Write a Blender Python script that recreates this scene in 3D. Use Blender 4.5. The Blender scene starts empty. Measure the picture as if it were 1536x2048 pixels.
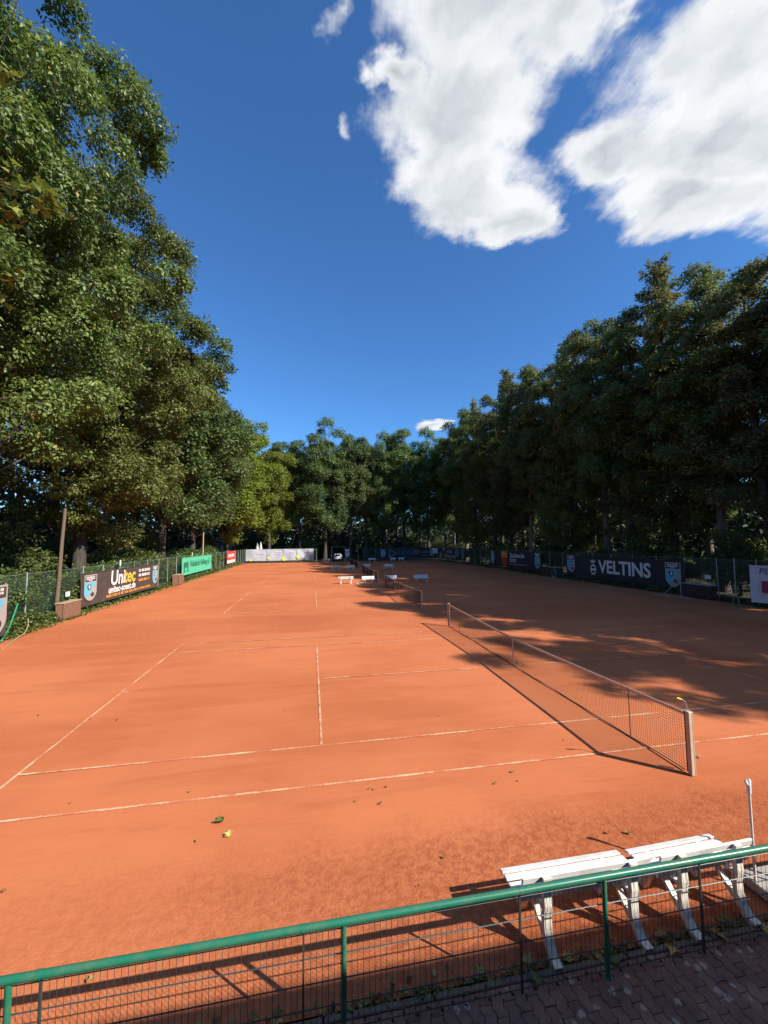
import bpy, bmesh, math, random
import numpy as np
from mathutils import Vector, Matrix

R = math.radians
scene = bpy.context.scene
COL = scene.collection
random.seed(7)

# ------------------------------------------------------------------ camera
CAM = np.array([-6.6086, -7.3540, 4.1613])
YAW, PITCH, ROLL, FPX = -0.176709, 0.0719071, -0.0103659, 810.258
_f = np.array([-math.sin(YAW) * math.cos(PITCH), math.cos(YAW) * math.cos(PITCH), math.sin(PITCH)])
_r = np.array([math.cos(YAW), math.sin(YAW), 0.0])
_u = np.cross(_r, _f)
_r2 = math.cos(ROLL) * _r + math.sin(ROLL) * _u
_u2 = -math.sin(ROLL) * _r + math.cos(ROLL) * _u
cam = bpy.data.cameras.new('camera')
cam.sensor_fit = 'HORIZONTAL'
cam.sensor_width = 36.0
cam.lens = FPX / 1536 * 36.0
cam.clip_start = 0.05
cam.clip_end = 4000
cam_ob = bpy.data.objects.new('camera', cam)
COL.objects.link(cam_ob)
cam_ob.matrix_world = Matrix(((_r2[0], _u2[0], -_f[0], CAM[0]), (_r2[1], _u2[1], -_f[1], CAM[1]),
                              (_r2[2], _u2[2], -_f[2], CAM[2]), (0, 0, 0, 1)))
scene.camera = cam_ob

# ------------------------------------------------------------------ light
SUN_VEC = Vector((1.06, -0.91, 1.0)).normalized()      # towards the sun
SUN_EL = math.asin(SUN_VEC.z)
SUN_AZ = math.atan2(SUN_VEC.x, SUN_VEC.y)              # clockwise from +Y
sun = bpy.data.lights.new('sun', 'SUN')
sun.energy = 5.0
sun.angle = R(0.53)
sun.color = (1.0, 0.93, 0.82)
sun_ob = bpy.data.objects.new('sun', sun)
COL.objects.link(sun_ob)
sun_ob.rotation_euler = SUN_VEC.to_track_quat('Z', 'Y').to_euler()

world = bpy.data.worlds.new('World')
scene.world = world
world.use_nodes = True
SKY_STRENGTH = 0.092
CLOUD = 0.63


def build_world():
    nt = world.node_tree
    nt.nodes.clear()
    N, L = nt.nodes.new, nt.links.new

    def math_n(op, a, b=None, c=None, clamp=False):
        n = N('ShaderNodeMath'); n.operation = op; n.use_clamp = clamp
        for i, v in enumerate((a, b, c)):
            if v is None: continue
            if isinstance(v, (int, float)): n.inputs[i].default_value = v
            else: L(v, n.inputs[i])
        return n.outputs[0]
    out = N('ShaderNodeOutputWorld')
    bg = N('ShaderNodeBackground')
    sky = N('ShaderNodeTexSky'); sky.sky_type = 'NISHITA'; sky.sun_disc = False
    sky.sun_elevation = SUN_EL; sky.sun_rotation = SUN_AZ
    sky.altitude = 100; sky.air_density = 1.0; sky.dust_density = 0.3; sky.ozone_density = 3.0
    skyc = N('ShaderNodeVectorMath'); skyc.operation = 'MULTIPLY'
    L(sky.outputs[0], skyc.inputs[0])
    skyc.inputs[1].default_value = (0.52 * SKY_STRENGTH, 0.93 * SKY_STRENGTH, 1.32 * SKY_STRENGTH)
    tc = N('ShaderNodeTexCoord')
    sep = N('ShaderNodeSeparateXYZ'); L(tc.outputs['Generated'], sep.inputs[0])
    z = math_n('MAXIMUM', sep.outputs[2], 0.03)
    px = math_n('DIVIDE', sep.outputs[0], z)
    py = math_n('DIVIDE', sep.outputs[1], z)
    p = N('ShaderNodeCombineXYZ'); L(px, p.inputs[0]); L(py, p.inputs[1])
    # warp the cloud deck a little
    wn = N('ShaderNodeTexNoise'); wn.inputs['Scale'].default_value = 3.2; wn.inputs['Detail'].default_value = 5
    wn.inputs['Roughness'].default_value = 0.6
    L(p.outputs[0], wn.inputs['Vector'])
    ws = N('ShaderNodeVectorMath'); ws.operation = 'SUBTRACT'; L(wn.outputs['Color'], ws.inputs[0]); ws.inputs[1].default_value = (.5, .5, .5)
    wm = N('ShaderNodeVectorMath'); wm.operation = 'SCALE'; L(ws.outputs[0], wm.inputs[0]); wm.inputs['Scale'].default_value = 0.30
    wa = N('ShaderNodeVectorMath'); wa.operation = 'ADD'; L(p.outputs[0], wa.inputs[0]); L(wm.outputs[0], wa.inputs[1])
    blobs = [  # centre x, y, radius x, y, turn  (on the cloud deck, in units of its height)
        (.31, .60, .20, .25, 0), (.35, .86, .185, .25, -8), (.47, 1.06, .20, .17, 15), (.61, 1.13, .13, .10, 20),
        (.17, .80, .07, .04, 10), (.47, .64, .10, .13, -20), (.34, .40, .3, .25, 0),
        (.99, .78, .34, .235, 4), (1.10, .95, .30, .14, -6), (.74, .86, .10, .13, -30), (.84, .63, .16, .13, 0),
        (1.55, .78, .45, .24, 0), (1.2, .5, .45, .25, 0),
        (1.04, 3.32, .17, .16, 0), (.035, .69, .08, .11, 30, .84), (.10, .93, .06, .10, 0, .86), (.58, .62, .05, .12, 0, .5), 
        # the deck goes on around and behind
        (-1.6, -.6, .5, .3, 20), (1.9, -.9, .4, .3, 0), (-.9, -2.6, .8, .5, 0)]
    fld = None
    for cx, cy, rx, ry, a, *thin in blobs:
        m = N('ShaderNodeMapping'); m.vector_type = 'TEXTURE'
        m.inputs['Location'].default_value = (cx, cy, 0); m.inputs['Rotation'].default_value = (0, 0, R(a)); m.inputs['Scale'].default_value = (rx, ry, 1)
        L(wa.outputs[0], m.inputs['Vector'])
        ln = N('ShaderNodeVectorMath'); ln.operation = 'LENGTH'; L(m.outputs[0], ln.inputs[0])
        dist = math_n('ADD', ln.outputs['Value'], thin[0]) if thin else ln.outputs['Value']      # thin: only wisps
        fld = dist if fld is None else math_n('SMOOTH_MIN', fld, dist, 0.25)
    n1 = N('ShaderNodeTexNoise'); n1.inputs['Scale'].default_value = 7.0; n1.inputs['Detail'].default_value = 9; n1.inputs['Roughness'].default_value = .62
    L(p.outputs[0], n1.inputs['Vector'])
    n2 = N('ShaderNodeTexNoise'); n2.inputs['Scale'].default_value = 2.2; n2.inputs['Detail'].default_value = 2; n2.inputs['Roughness'].default_value = .5
    L(p.outputs[0], n2.inputs['Vector'])
    st = N('ShaderNodeMapping'); st.inputs['Rotation'].default_value = (0, 0, R(-28)); st.inputs['Scale'].default_value = (9, 2.2, 1); L(p.outputs[0], st.inputs['Vector'])
    n3 = N('ShaderNodeTexNoise'); n3.inputs['Scale'].default_value = 1.6; n3.inputs['Detail'].default_value = 6; n3.inputs['Roughness'].default_value = .6
    L(st.outputs[0], n3.inputs['Vector'])
    f = math_n('ADD', fld, math_n('MULTIPLY', math_n('SUBTRACT', n1.outputs[0], .5), .8))
    f = math_n('ADD', f, math_n('MULTIPLY', math_n('SUBTRACT', n3.outputs[0], .5), .5))
    mr = N('ShaderNodeMapRange'); mr.interpolation_type = 'SMOOTHSTEP'
    L(f, mr.inputs['Value']); mr.inputs['From Min'].default_value = 1.20; mr.inputs['From Max'].default_value = .66
    alpha = math_n('MULTIPLY', mr.outputs[0], .97)
    # thick middle of a cloud is greyer than its lit rim
    core = N('ShaderNodeMapRange'); core.interpolation_type = 'SMOOTHSTEP'
    L(math_n('ADD', fld, math_n('MULTIPLY', math_n('SUBTRACT', n2.outputs[0], .5), .9)), core.inputs['Value'])
    core.inputs['From Min'].default_value = 1.0; core.inputs['From Max'].default_value = -.35
    # billows: the side turned to the sun is lighter
    off = N('ShaderNodeVectorMath'); off.operation = 'ADD'; L(wa.outputs[0], off.inputs[0]); off.inputs[1].default_value = (.050, -.043, 0)
    nb = []
    for src in (wa, off):
        q = N('ShaderNodeTexNoise'); q.inputs['Scale'].default_value = 4.2; q.inputs['Detail'].default_value = 5; q.inputs['Roughness'].default_value = .5
        L(src.outputs[0], q.inputs['Vector']); nb.append(q.outputs[0])
    billow = math_n('MULTIPLY', math_n('SUBTRACT', nb[1], nb[0]), 2.0)
    shade = math_n('ADD', core.outputs[0], billow, clamp=True)
    cc = N('ShaderNodeMix'); cc.data_type = 'RGBA'
    L(shade, cc.inputs['Factor'])
    cc.inputs['A'].default_value = (CLOUD * .97, CLOUD * .985, CLOUD, 1)
    cc.inputs['B'].default_value = (CLOUD * .52, CLOUD * .57, CLOUD * .61, 1)
    mx = N('ShaderNodeMix'); mx.data_type = 'RGBA'
    L(alpha, mx.inputs['Factor']); L(skyc.outputs[0], mx.inputs['A']); L(cc.outputs['Result'], mx.inputs['B'])
    L(mx.outputs['Result'], bg.inputs['Color']); bg.inputs['Strength'].default_value = 1.0
    L(bg.outputs[0], out.inputs['Surface'])


build_world()
vs = scene.view_settings
vs.view_transform = 'Standard'; vs.look = 'None'; vs.gamma = 1.0; vs.use_curve_mapping = False
vs.exposure = 0.68
scene.render.engine = 'CYCLES'
cy = scene.cycles
cy.max_bounces = 6; cy.diffuse_bounces = 2; cy.glossy_bounces = 2; cy.transmission_bounces = 4; cy.transparent_max_bounces = 12
cy.caustics_reflective = False; cy.caustics_refractive = False
cy.use_denoising = True
cy.sample_clamp_indirect = 4.0


# ------------------------------------------------------------------ materials
def new_mat(name):
    m = bpy.data.materials.new(name); m.use_nodes = True
    nt = m.node_tree
    return m, nt, nt.nodes['Principled BSDF']


def node(nt, kind, **kw):
    n = nt.nodes.new(kind)
    for k, v in kw.items():
        if k in n.inputs: n.inputs[k].default_value = v
        else: setattr(n, k, v)
    return n


def mixc(nt, fac, a, b):
    n = nt.nodes.new('ShaderNodeMix'); n.data_type = 'RGBA'
    for key, v in (('Factor', fac), ('A', a), ('B', b)):
        if hasattr(v, 'links'): nt.links.new(v, n.inputs[key])
        else: n.inputs[key].default_value = v if key == 'Factor' else (*v[:3], 1)
    return n.outputs['Result']


def mth(nt, op, a, b=0.5, c=None, clamp=False):
    n = nt.nodes.new('ShaderNodeMath'); n.operation = op; n.use_clamp = clamp
    for i, v in enumerate((a, b, c)):
        if v is None: continue
        if hasattr(v, 'links'): nt.links.new(v, n.inputs[i])
        else: n.inputs[i].default_value = v
    return n.outputs[0]


def ramp(nt, val, lo, hi):
    n = nt.nodes.new('ShaderNodeMapRange'); n.interpolation_type = 'SMOOTHSTEP'
    nt.links.new(val, n.inputs['Value']); n.inputs['From Min'].default_value = lo; n.inputs['From Max'].default_value = hi
    return n.outputs[0]


def noise(nt, vec, scale, detail=4, rough=.55, dist=0.0):
    n = nt.nodes.new('ShaderNodeTexNoise')
    n.inputs['Scale'].default_value = scale; n.inputs['Detail'].default_value = detail
    n.inputs['Roughness'].default_value = rough; n.inputs['Distortion'].default_value = dist
    if vec is not None: nt.links.new(vec, n.inputs['Vector'])
    return n.outputs[0]


def objcoord(nt, scale=(1, 1, 1), kind='Object', rot=(0, 0, 0)):
    t = nt.nodes.new('ShaderNodeTexCoord'); m = nt.nodes.new('ShaderNodeMapping')
    m.inputs['Scale'].default_value = scale; m.inputs['Rotation'].default_value = rot
    nt.links.new(t.outputs[kind], m.inputs['Vector'])
    return m.outputs[0]


def bump(nt, bsdf, h, strength=.3, dist=.01):
    b = nt.nodes.new('ShaderNodeBump'); b.inputs['Strength'].default_value = strength; b.inputs['Distance'].default_value = dist
    nt.links.new(h, b.inputs['Height']); nt.links.new(b.outputs[0], bsdf.inputs['Normal'])


def plain(name, col, rough=.6, metal=0, dirt=None, amt=.35, scale=6, bmp=0.0, spec=.5):
    """colour with uneven wear in a second colour"""
    m, nt, b = new_mat(name)
    b.inputs['Roughness'].default_value = rough; b.inputs['Metallic'].default_value = metal
    b.inputs['Specular IOR Level'].default_value = spec
    v = objcoord(nt)
    d = dirt or tuple(c * .6 for c in col)
    n1 = noise(nt, v, scale, 6, .65)
    f = mth(nt, 'MULTIPLY', ramp(nt, n1, .42, .75), amt)
    nt.links.new(mixc(nt, f, col, d), b.inputs['Base Color'])
    if bmp: bump(nt, b, noise(nt, v, scale * 6, 4), bmp, .006)
    return m


M = {}


def clay_colour(nt):
    g = nt.nodes.new('ShaderNodeNewGeometry')
    pos = g.outputs['Position']
    mp = nt.nodes.new('ShaderNodeMapping'); nt.links.new(pos, mp.inputs['Vector']); mp.inputs['Scale'].default_value = (.22, 1.3, 1); mp.inputs['Rotation'].default_value = (0, 0, R(4))
    streak = noise(nt, mp.outputs[0], 1.3, 6, .62, .6)
    big = noise(nt, pos, .16, 4, .55)
    fine = noise(nt, pos, 9, 6, .7)
    grit = noise(nt, pos, 60, 3, .7)
    sep = nt.nodes.new('ShaderNodeSeparateXYZ'); nt.links.new(pos, sep.inputs[0])
    y = mth(nt, 'ADD', sep.outputs[1], mth(nt, 'MULTIPLY', mth(nt, 'SUBTRACT', noise(nt, pos, .8, 4, .6), .5), 1.6))
    # trodden, moister run-off: strip in front of the rail and the aisles between courts
    front = ramp(nt, y, -.9, -2.0)
    aisle = mth(nt, 'MULTIPLY', ramp(nt, y, 11.9, 12.6), ramp(nt, y, 17.3, 16.4))
    side = ramp(nt, sep.outputs[0], -.5, 1.2)
    front = mth(nt, 'MULTIPLY', front, mth(nt, 'ADD', .35, mth(nt, 'MULTIPLY', ramp(nt, sep.outputs[0], -9.5, -4.5), .65)))
    c = mixc(nt, ramp(nt, big, .35, .68), (.560, .176, .073), (.455, .130, .050))
    c = mixc(nt, mth(nt, 'MULTIPLY', ramp(nt, streak, .45, .72), .55), c, (.57, .185, .077))
    c = mixc(nt, mth(nt, 'MULTIPLY', ramp(nt, streak, .46, .28), .5), c, (.40, .108, .040))
    patch = mth(nt, 'MULTIPLY', ramp(nt, fine, .40, .62), mth(nt, 'MAXIMUM', front, mth(nt, 'MULTIPLY', aisle, .75)))
    c = mixc(nt, mth(nt, 'MULTIPLY', patch, .8), c, (.35, .092, .038))
    # short brush dashes left by the drag mat, and scuffed patches where players slide
    mp2 = nt.nodes.new('ShaderNodeMapping'); nt.links.new(pos, mp2.inputs['Vector']); mp2.inputs['Scale'].default_value = (1.6, 13, 1); mp2.inputs['Rotation'].default_value = (0, 0, R(-3))
    dash = noise(nt, mp2.outputs[0], 1.5, 5, .7)
    c = mixc(nt, mth(nt, 'MULTIPLY', ramp(nt, dash, .57, .72), .55), c, (.37, .10, .042))
    c = mixc(nt, mth(nt, 'MULTIPLY', ramp(nt, dash, .40, .28), .35), c, (.58, .205, .088))
    scuff = mth(nt, 'MULTIPLY', ramp(nt, noise(nt, pos, 2.6, 7, .72, 1.5), .58, .68), ramp(nt, noise(nt, pos, .33, 2), .5, .62))
    c = mixc(nt, mth(nt, 'MULTIPLY', scuff, .5), c, (.40, .115, .048))
    c = mixc(nt, mth(nt, 'MULTIPLY', ramp(nt, grit, .5, .8), .22), c, (.36, .10, .042))
    c = mixc(nt, mth(nt, 'MULTIPLY', ramp(nt, grit, .42, .2), .16), c, (.62, .235, .11))
    return c, pos, front, fine, grit, streak


def make_clay():
    m, nt, b = new_mat('clay')
    c, pos, front, fine, grit, streak = clay_colour(nt)
    nt.links.new(c, b.inputs['Base Color'])
    b.inputs['Roughness'].default_value = .95
    b.inputs['Specular IOR Level'].default_value = .15
    rough_h = mth(nt, 'MULTIPLY', noise(nt, pos, 22, 6, .75, .8), mth(nt, 'ADD', .25, mth(nt, 'MULTIPLY', front, 1.6)))
    h = mth(nt, 'ADD', rough_h, mth(nt, 'MULTIPLY', grit, .25))
    h = mth(nt, 'ADD', h, mth(nt, 'MULTIPLY', streak, .7))
    bump(nt, b, h, .7, .022)
    return m


def make_line():
    m, nt, b = new_mat('court_line')
    c, pos, *_ = clay_colour(nt)
    # ribbed white tape with clay dust over it
    w = noise(nt, pos, 1.1, 6, .75)
    w2 = noise(nt, pos, 25, 3, .7)
    f = ramp(nt, mth(nt, 'ADD', w, mth(nt, 'MULTIPLY', mth(nt, 'SUBTRACT', w2, .5), .35)), .36, .60)
    nt.links.new(mixc(nt, f, (.74, .50, .30), c), b.inputs['Base Color'])
    b.inputs['Roughness'].default_value = .9
    return m


def make_leaf(name, dark, light, extra=None, rough=.45, trans=.28, spec=.5):
    m, nt, b = new_mat(name)
    a = nt.nodes.new('ShaderNodeAttribute'); a.attribute_name = 'tint'
    oi = nt.nodes.new('ShaderNodeObjectInfo')
    t = a.outputs['Fac']
    c = mixc(nt, ramp(nt, t, 0, .9), dark, light)
    if extra: c = mixc(nt, ramp(nt, t, .93, .99), c, extra)
    hs = nt.nodes.new('ShaderNodeHueSaturation')
    nt.links.new(c, hs.inputs['Color'])
    nt.links.new(mth(nt, 'ADD', .485, mth(nt, 'MULTIPLY', oi.outputs['Random'], .03)), hs.inputs['Hue'])
    nt.links.new(mth(nt, 'ADD', .85, mth(nt, 'MULTIPLY', oi.outputs['Random'], .35)), hs.inputs['Value'])
    nt.links.new(hs.outputs[0], b.inputs['Base Color'])
    b.inputs['Roughness'].default_value = rough
    b.inputs['Specular IOR Level'].default_value = spec
    tr = nt.nodes.new('ShaderNodeBsdfTranslucent')
    nt.links.new(hs.outputs[0], tr.inputs['Color'])
    mx = nt.nodes.new('ShaderNodeMixShader'); mx.inputs[0].default_value = trans
    nt.links.new(b.outputs[0], mx.inputs[1]); nt.links.new(tr.outputs[0], mx.inputs[2])
    nt.links.new(mx.outputs[0], nt.nodes['Material Output'].inputs['Surface'])
    return m


def make_bark(name, a, c):
    m, nt, b = new_mat(name)
    v = objcoord(nt, (3, 3, .6))
    n1 = noise(nt, v, 3, 8, .7)
    nt.links.new(mixc(nt, ramp(nt, n1, .35, .65), a, c), b.inputs['Base Color'])
    b.inputs['Roughness'].default_value = .9
    bump(nt, b, n1, .8, .05)
    return m


def make_mesh_fence():
    """wire netting seen from far: wires a few mm wide, the rest open"""
    m, nt, b = new_mat('wire_netting')
    b.inputs['Base Color'].default_value = (.035, .075, .055, 1); b.inputs['Roughness'].default_value = .5
    tc = nt.nodes.new('ShaderNodeTexCoord')
    sp = nt.nodes.new('ShaderNodeSeparateXYZ'); nt.links.new(tc.outputs['Object'], sp.inputs[0])
    fac = None
    for s in (1, -1):
        w = mth(nt, 'FRACT', mth(nt, 'MULTIPLY', mth(nt, 'ADD', sp.outputs[0], mth(nt, 'MULTIPLY', sp.outputs[2], s)), 20.0))
        w = mth(nt, 'LESS_THAN', w, .17)
        fac = w if fac is None else mth(nt, 'MAXIMUM', fac, w)
    tr = nt.nodes.new('ShaderNodeBsdfTransparent')
    mx = nt.nodes.new('ShaderNodeMixShader')
    nt.links.new(fac, mx.inputs[0]); nt.links.new(tr.outputs[0], mx.inputs[1]); nt.links.new(b.outputs[0], mx.inputs[2])
    nt.links.new(mx.outputs[0], nt.nodes['Material Output'].inputs['Surface'])
    return m


def make_soil():
    m, nt, b = new_mat('forest_floor')
    v = objcoord(nt)
    n1 = noise(nt, v, .8, 8, .7)
    n2 = noise(nt, v, 9, 6, .7)
    c = mixc(nt, ramp(nt, n1, .4, .65), (.045, .034, .02), (.035, .05, .018))
    c = mixc(nt, ramp(nt, n2, .55, .75), c, (.11, .075, .035))
    nt.links.new(c, b.inputs['Base Color']); b.inputs['Roughness'].default_value = .95
    bump(nt, b, n2, .8, .05)
    return m


def make_paver():
    m, nt, b = new_mat('paver')
    g = nt.nodes.new('ShaderNodeNewGeometry'); pos = g.outputs['Position']
    oi = nt.nodes.new('ShaderNodeObjectInfo')
    base = mixc(nt, oi.outputs['Random'], (.225, .108, .072), (.285, .150, .100))
    base = mixc(nt, ramp(nt, noise(nt, pos, 3.2, 6, .7), .35, .7), base, (.13, .068, .048))
    # pale lichen rosettes with a shape of their own
    vo = nt.nodes.new('ShaderNodeTexVoronoi'); vo.inputs['Scale'].default_value = 9.0
    wv = nt.nodes.new('ShaderNodeVectorMath'); wv.operation = 'ADD'
    wn = nt.nodes.new('ShaderNodeTexNoise'); wn.inputs['Scale'].default_value = 16; nt.links.new(pos, wn.inputs['Vector'])
    sc = nt.nodes.new('ShaderNodeVectorMath'); sc.operation = 'SCALE'; nt.links.new(wn.outputs['Color'], sc.inputs[0]); sc.inputs['Scale'].default_value = .06
    nt.links.new(pos, wv.inputs[0]); nt.links.new(sc.outputs[0], wv.inputs[1]); nt.links.new(wv.outputs[0], vo.inputs['Vector'])
    sel = mth(nt, 'GREATER_THAN', noise(nt, vo.outputs['Position'], 3.1, 2), .53)
    lich = mth(nt, 'MULTIPLY', ramp(nt, vo.outputs['Distance'], .34, .24), sel)
    sm = ramp(nt, noise(nt, pos, 34, 4, .7), .62, .70)
    base = mixc(nt, mth(nt, 'MULTIPLY', mth(nt, 'MAXIMUM', lich, mth(nt, 'MULTIPLY', sm, .7)), .8), base, (.44, .34, .26))
    nt.links.new(base, b.inputs['Base Color'])
    b.inputs['Roughness'].default_value = .85
    bump(nt, b, noise(nt, pos, 120, 4, .7), .5, .004)
    return m


M['clay'] = make_clay()
M['line'] = make_line()
M['soil'] = make_soil()
M['paver'] = make_paver()
M['netting'] = make_mesh_fence()
M['oak'] = make_leaf('oak_leaf', (.060, .088, .020), (.205, .262, .058), (.32, .22, .05), .46, .36, .45)
M['lime'] = make_leaf('lime_leaf', (.108, .150, .020), (.265, .335, .045), (.36, .28, .04), .5, .42, .4)
M['broad'] = make_leaf('broad_leaf', (.052, .088, .026), (.160, .225, .060), (.22, .22, .04), .46, .38, .45)
M['forest'] = make_leaf('forest_leaf', (.074, .100, .028), (.205, .240, .070), (.24, .19, .05), .48, .48, .45)
M['brownish'] = make_leaf('turning_leaf', (.080, .090, .028), (.22, .22, .075), (.32, .19, .06), .5, .48)
M['needle'] = make_leaf('larch_needle', (.095, .108, .028), (.245, .245, .072), None, .6, .45)
M['maple'] = make_leaf('maple_leaf', (.10, .14, .025), (.24, .24, .035), (.42, .30, .04), .45, .35)
M['ivy'] = make_leaf('ivy_leaf', (.045, .080, .020), (.16, .215, .050), (.36, .28, .06), .45, .3)
M['litter'] = make_leaf('fallen_leaf', (.20, .11, .03), (.42, .30, .08), (.55, .42, .12), .7, .15)
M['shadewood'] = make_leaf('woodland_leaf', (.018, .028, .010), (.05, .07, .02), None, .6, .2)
M['bark'] = make_bark('bark', (.035, .029, .022), (.085, .073, .06))
M['bark_pale'] = make_bark('pale_bark', (.09, .08, .065), (.24, .21, .17))
M['rail'] = plain('green_paint', (.016, .155, .095), .36, dirt=(.16, .16, .09), amt=.35, scale=9)
M['wire'] = plain('dark_green_wire', (.035, .05, .048), .45, dirt=(.08, .085, .08), amt=.4)
M['white'] = plain('white_plastic', (.80, .80, .78), .4, dirt=(.58, .46, .36), amt=.6, scale=7)
M['cream'] = plain('cream_legs', (.74, .70, .62), .5, dirt=(.46, .32, .22), amt=.65, scale=9)
M['post'] = plain('net_post', (.50, .41, .32), .5, dirt=(.45, .26, .16), amt=.6, scale=8)
M['net'] = plain('net_cord', (.055, .024, .016), .9, dirt=(.12, .05, .03), amt=.6)
M['tape'] = plain('net_tape', (.52, .40, .32), .8, dirt=(.36, .20, .13), amt=.6, scale=5)
M['nettape_low'] = plain('bottom_tape', (.30, .15, .10), .9)
M['yellow'] = plain('yellow_grip', (.62, .52, .04), .5)
M['steel'] = plain('galvanised', (.42, .43, .42), .45, metal=.5, dirt=(.25, .24, .22))
M['steel_green'] = plain('grey_green_post', (.26, .32, .28), .5, dirt=(.16, .18, .15))
M['darkbox'] = plain('dark_box', (.055, .035, .028), .7)
M['wood'] = plain('weathered_wood', (.14, .10, .065), .85, dirt=(.10, .08, .05), amt=.7, scale=4, bmp=.3)
M['woodlight'] = plain('pale_wood', (.42, .31, .19), .8, dirt=(.24, .17, .10), amt=.6)
M['brownbox'] = plain('brown_box', (.235, .125, .078), .7, dirt=(.13, .075, .05), amt=.5)
M['kerb'] = plain('dirty_kerb', (.17, .125, .09), .95, dirt=(.10, .085, .05), amt=.8, scale=5, bmp=.4)
M['concrete'] = plain('concrete', (.42, .37, .32), .9, dirt=(.28, .21, .16), amt=.7, scale=8, bmp=.3)
M['sand'] = plain('joint_sand', (.055, .045, .04), .95)
M['b_dark'] = plain('banner_charcoal', (.060, .048, .045), .6, dirt=(.11, .085, .075), amt=.5, scale=1.2)
M['b_navy'] = plain('banner_navy', (.020, .020, .034), .55, dirt=(.034, .030, .042), amt=.5, scale=1.2)
M['b_green'] = plain('banner_green', (.075, .50, .30), .6, dirt=(.13, .56, .35), amt=.5, scale=1.0)
M['b_grey'] = plain('banner_silver', (.40, .45, .52), .55, dirt=(.44, .44, .47), amt=.5, scale=1.0)
M['b_white'] = plain('banner_white', (.62, .60, .62), .5, dirt=(.46, .45, .5), amt=.4, scale=1.5)
M['p_white'] = plain('print_white', (.78, .74, .72), .6, dirt=(.6, .56, .55))
M['p_grey'] = plain('print_grey', (.40, .36, .33), .6)
M['p_yellow'] = plain('print_yellow', (.80, .48, .06), .6)
M['p_orange'] = plain('print_orange', (.72, .30, .06), .6)
M['p_blue'] = plain('print_blue', (.12, .48, .66), .6)
M['p_dgreen'] = plain('print_dark_green', (.025, .16, .11), .6)
M['p_violet'] = plain('print_violet', (.07, .07, .20), .6)
M['p_red'] = plain('print_red', (.62, .045, .035), .6, dirt=(.5, .09, .06))
M['p_magenta'] = plain('print_magenta', (.36, .025, .10), .6)
M['p_ball'] = plain('print_ball', (.62, .72, .08), .6)
M['hose'] = plain('green_hose', (.03, .30, .13), .4)
M['hose2'] = plain('pale_hose', (.36, .32, .18), .5)
M['render_wall'] = plain('wall_render', (.62, .58, .50), .9, bmp=.2)
M['rooftile'] = plain('roof_tile', (.12, .045, .03), .8, bmp=.3)
M['timber'] = plain('dark_timber', (.035, .025, .018), .8)
M['glass'] = plain('dark_glass', (.02, .025, .03), .08)
M['carpaint'] = plain('white_car_paint', (.62, .63, .64), .25)
M['rubber'] = plain('rubber', (.02, .02, .02), .8)
M['lamp_red'] = plain('tail_lamp', (.35, .02, .02), .25)
M['weed'] = M['ivy']


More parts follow.
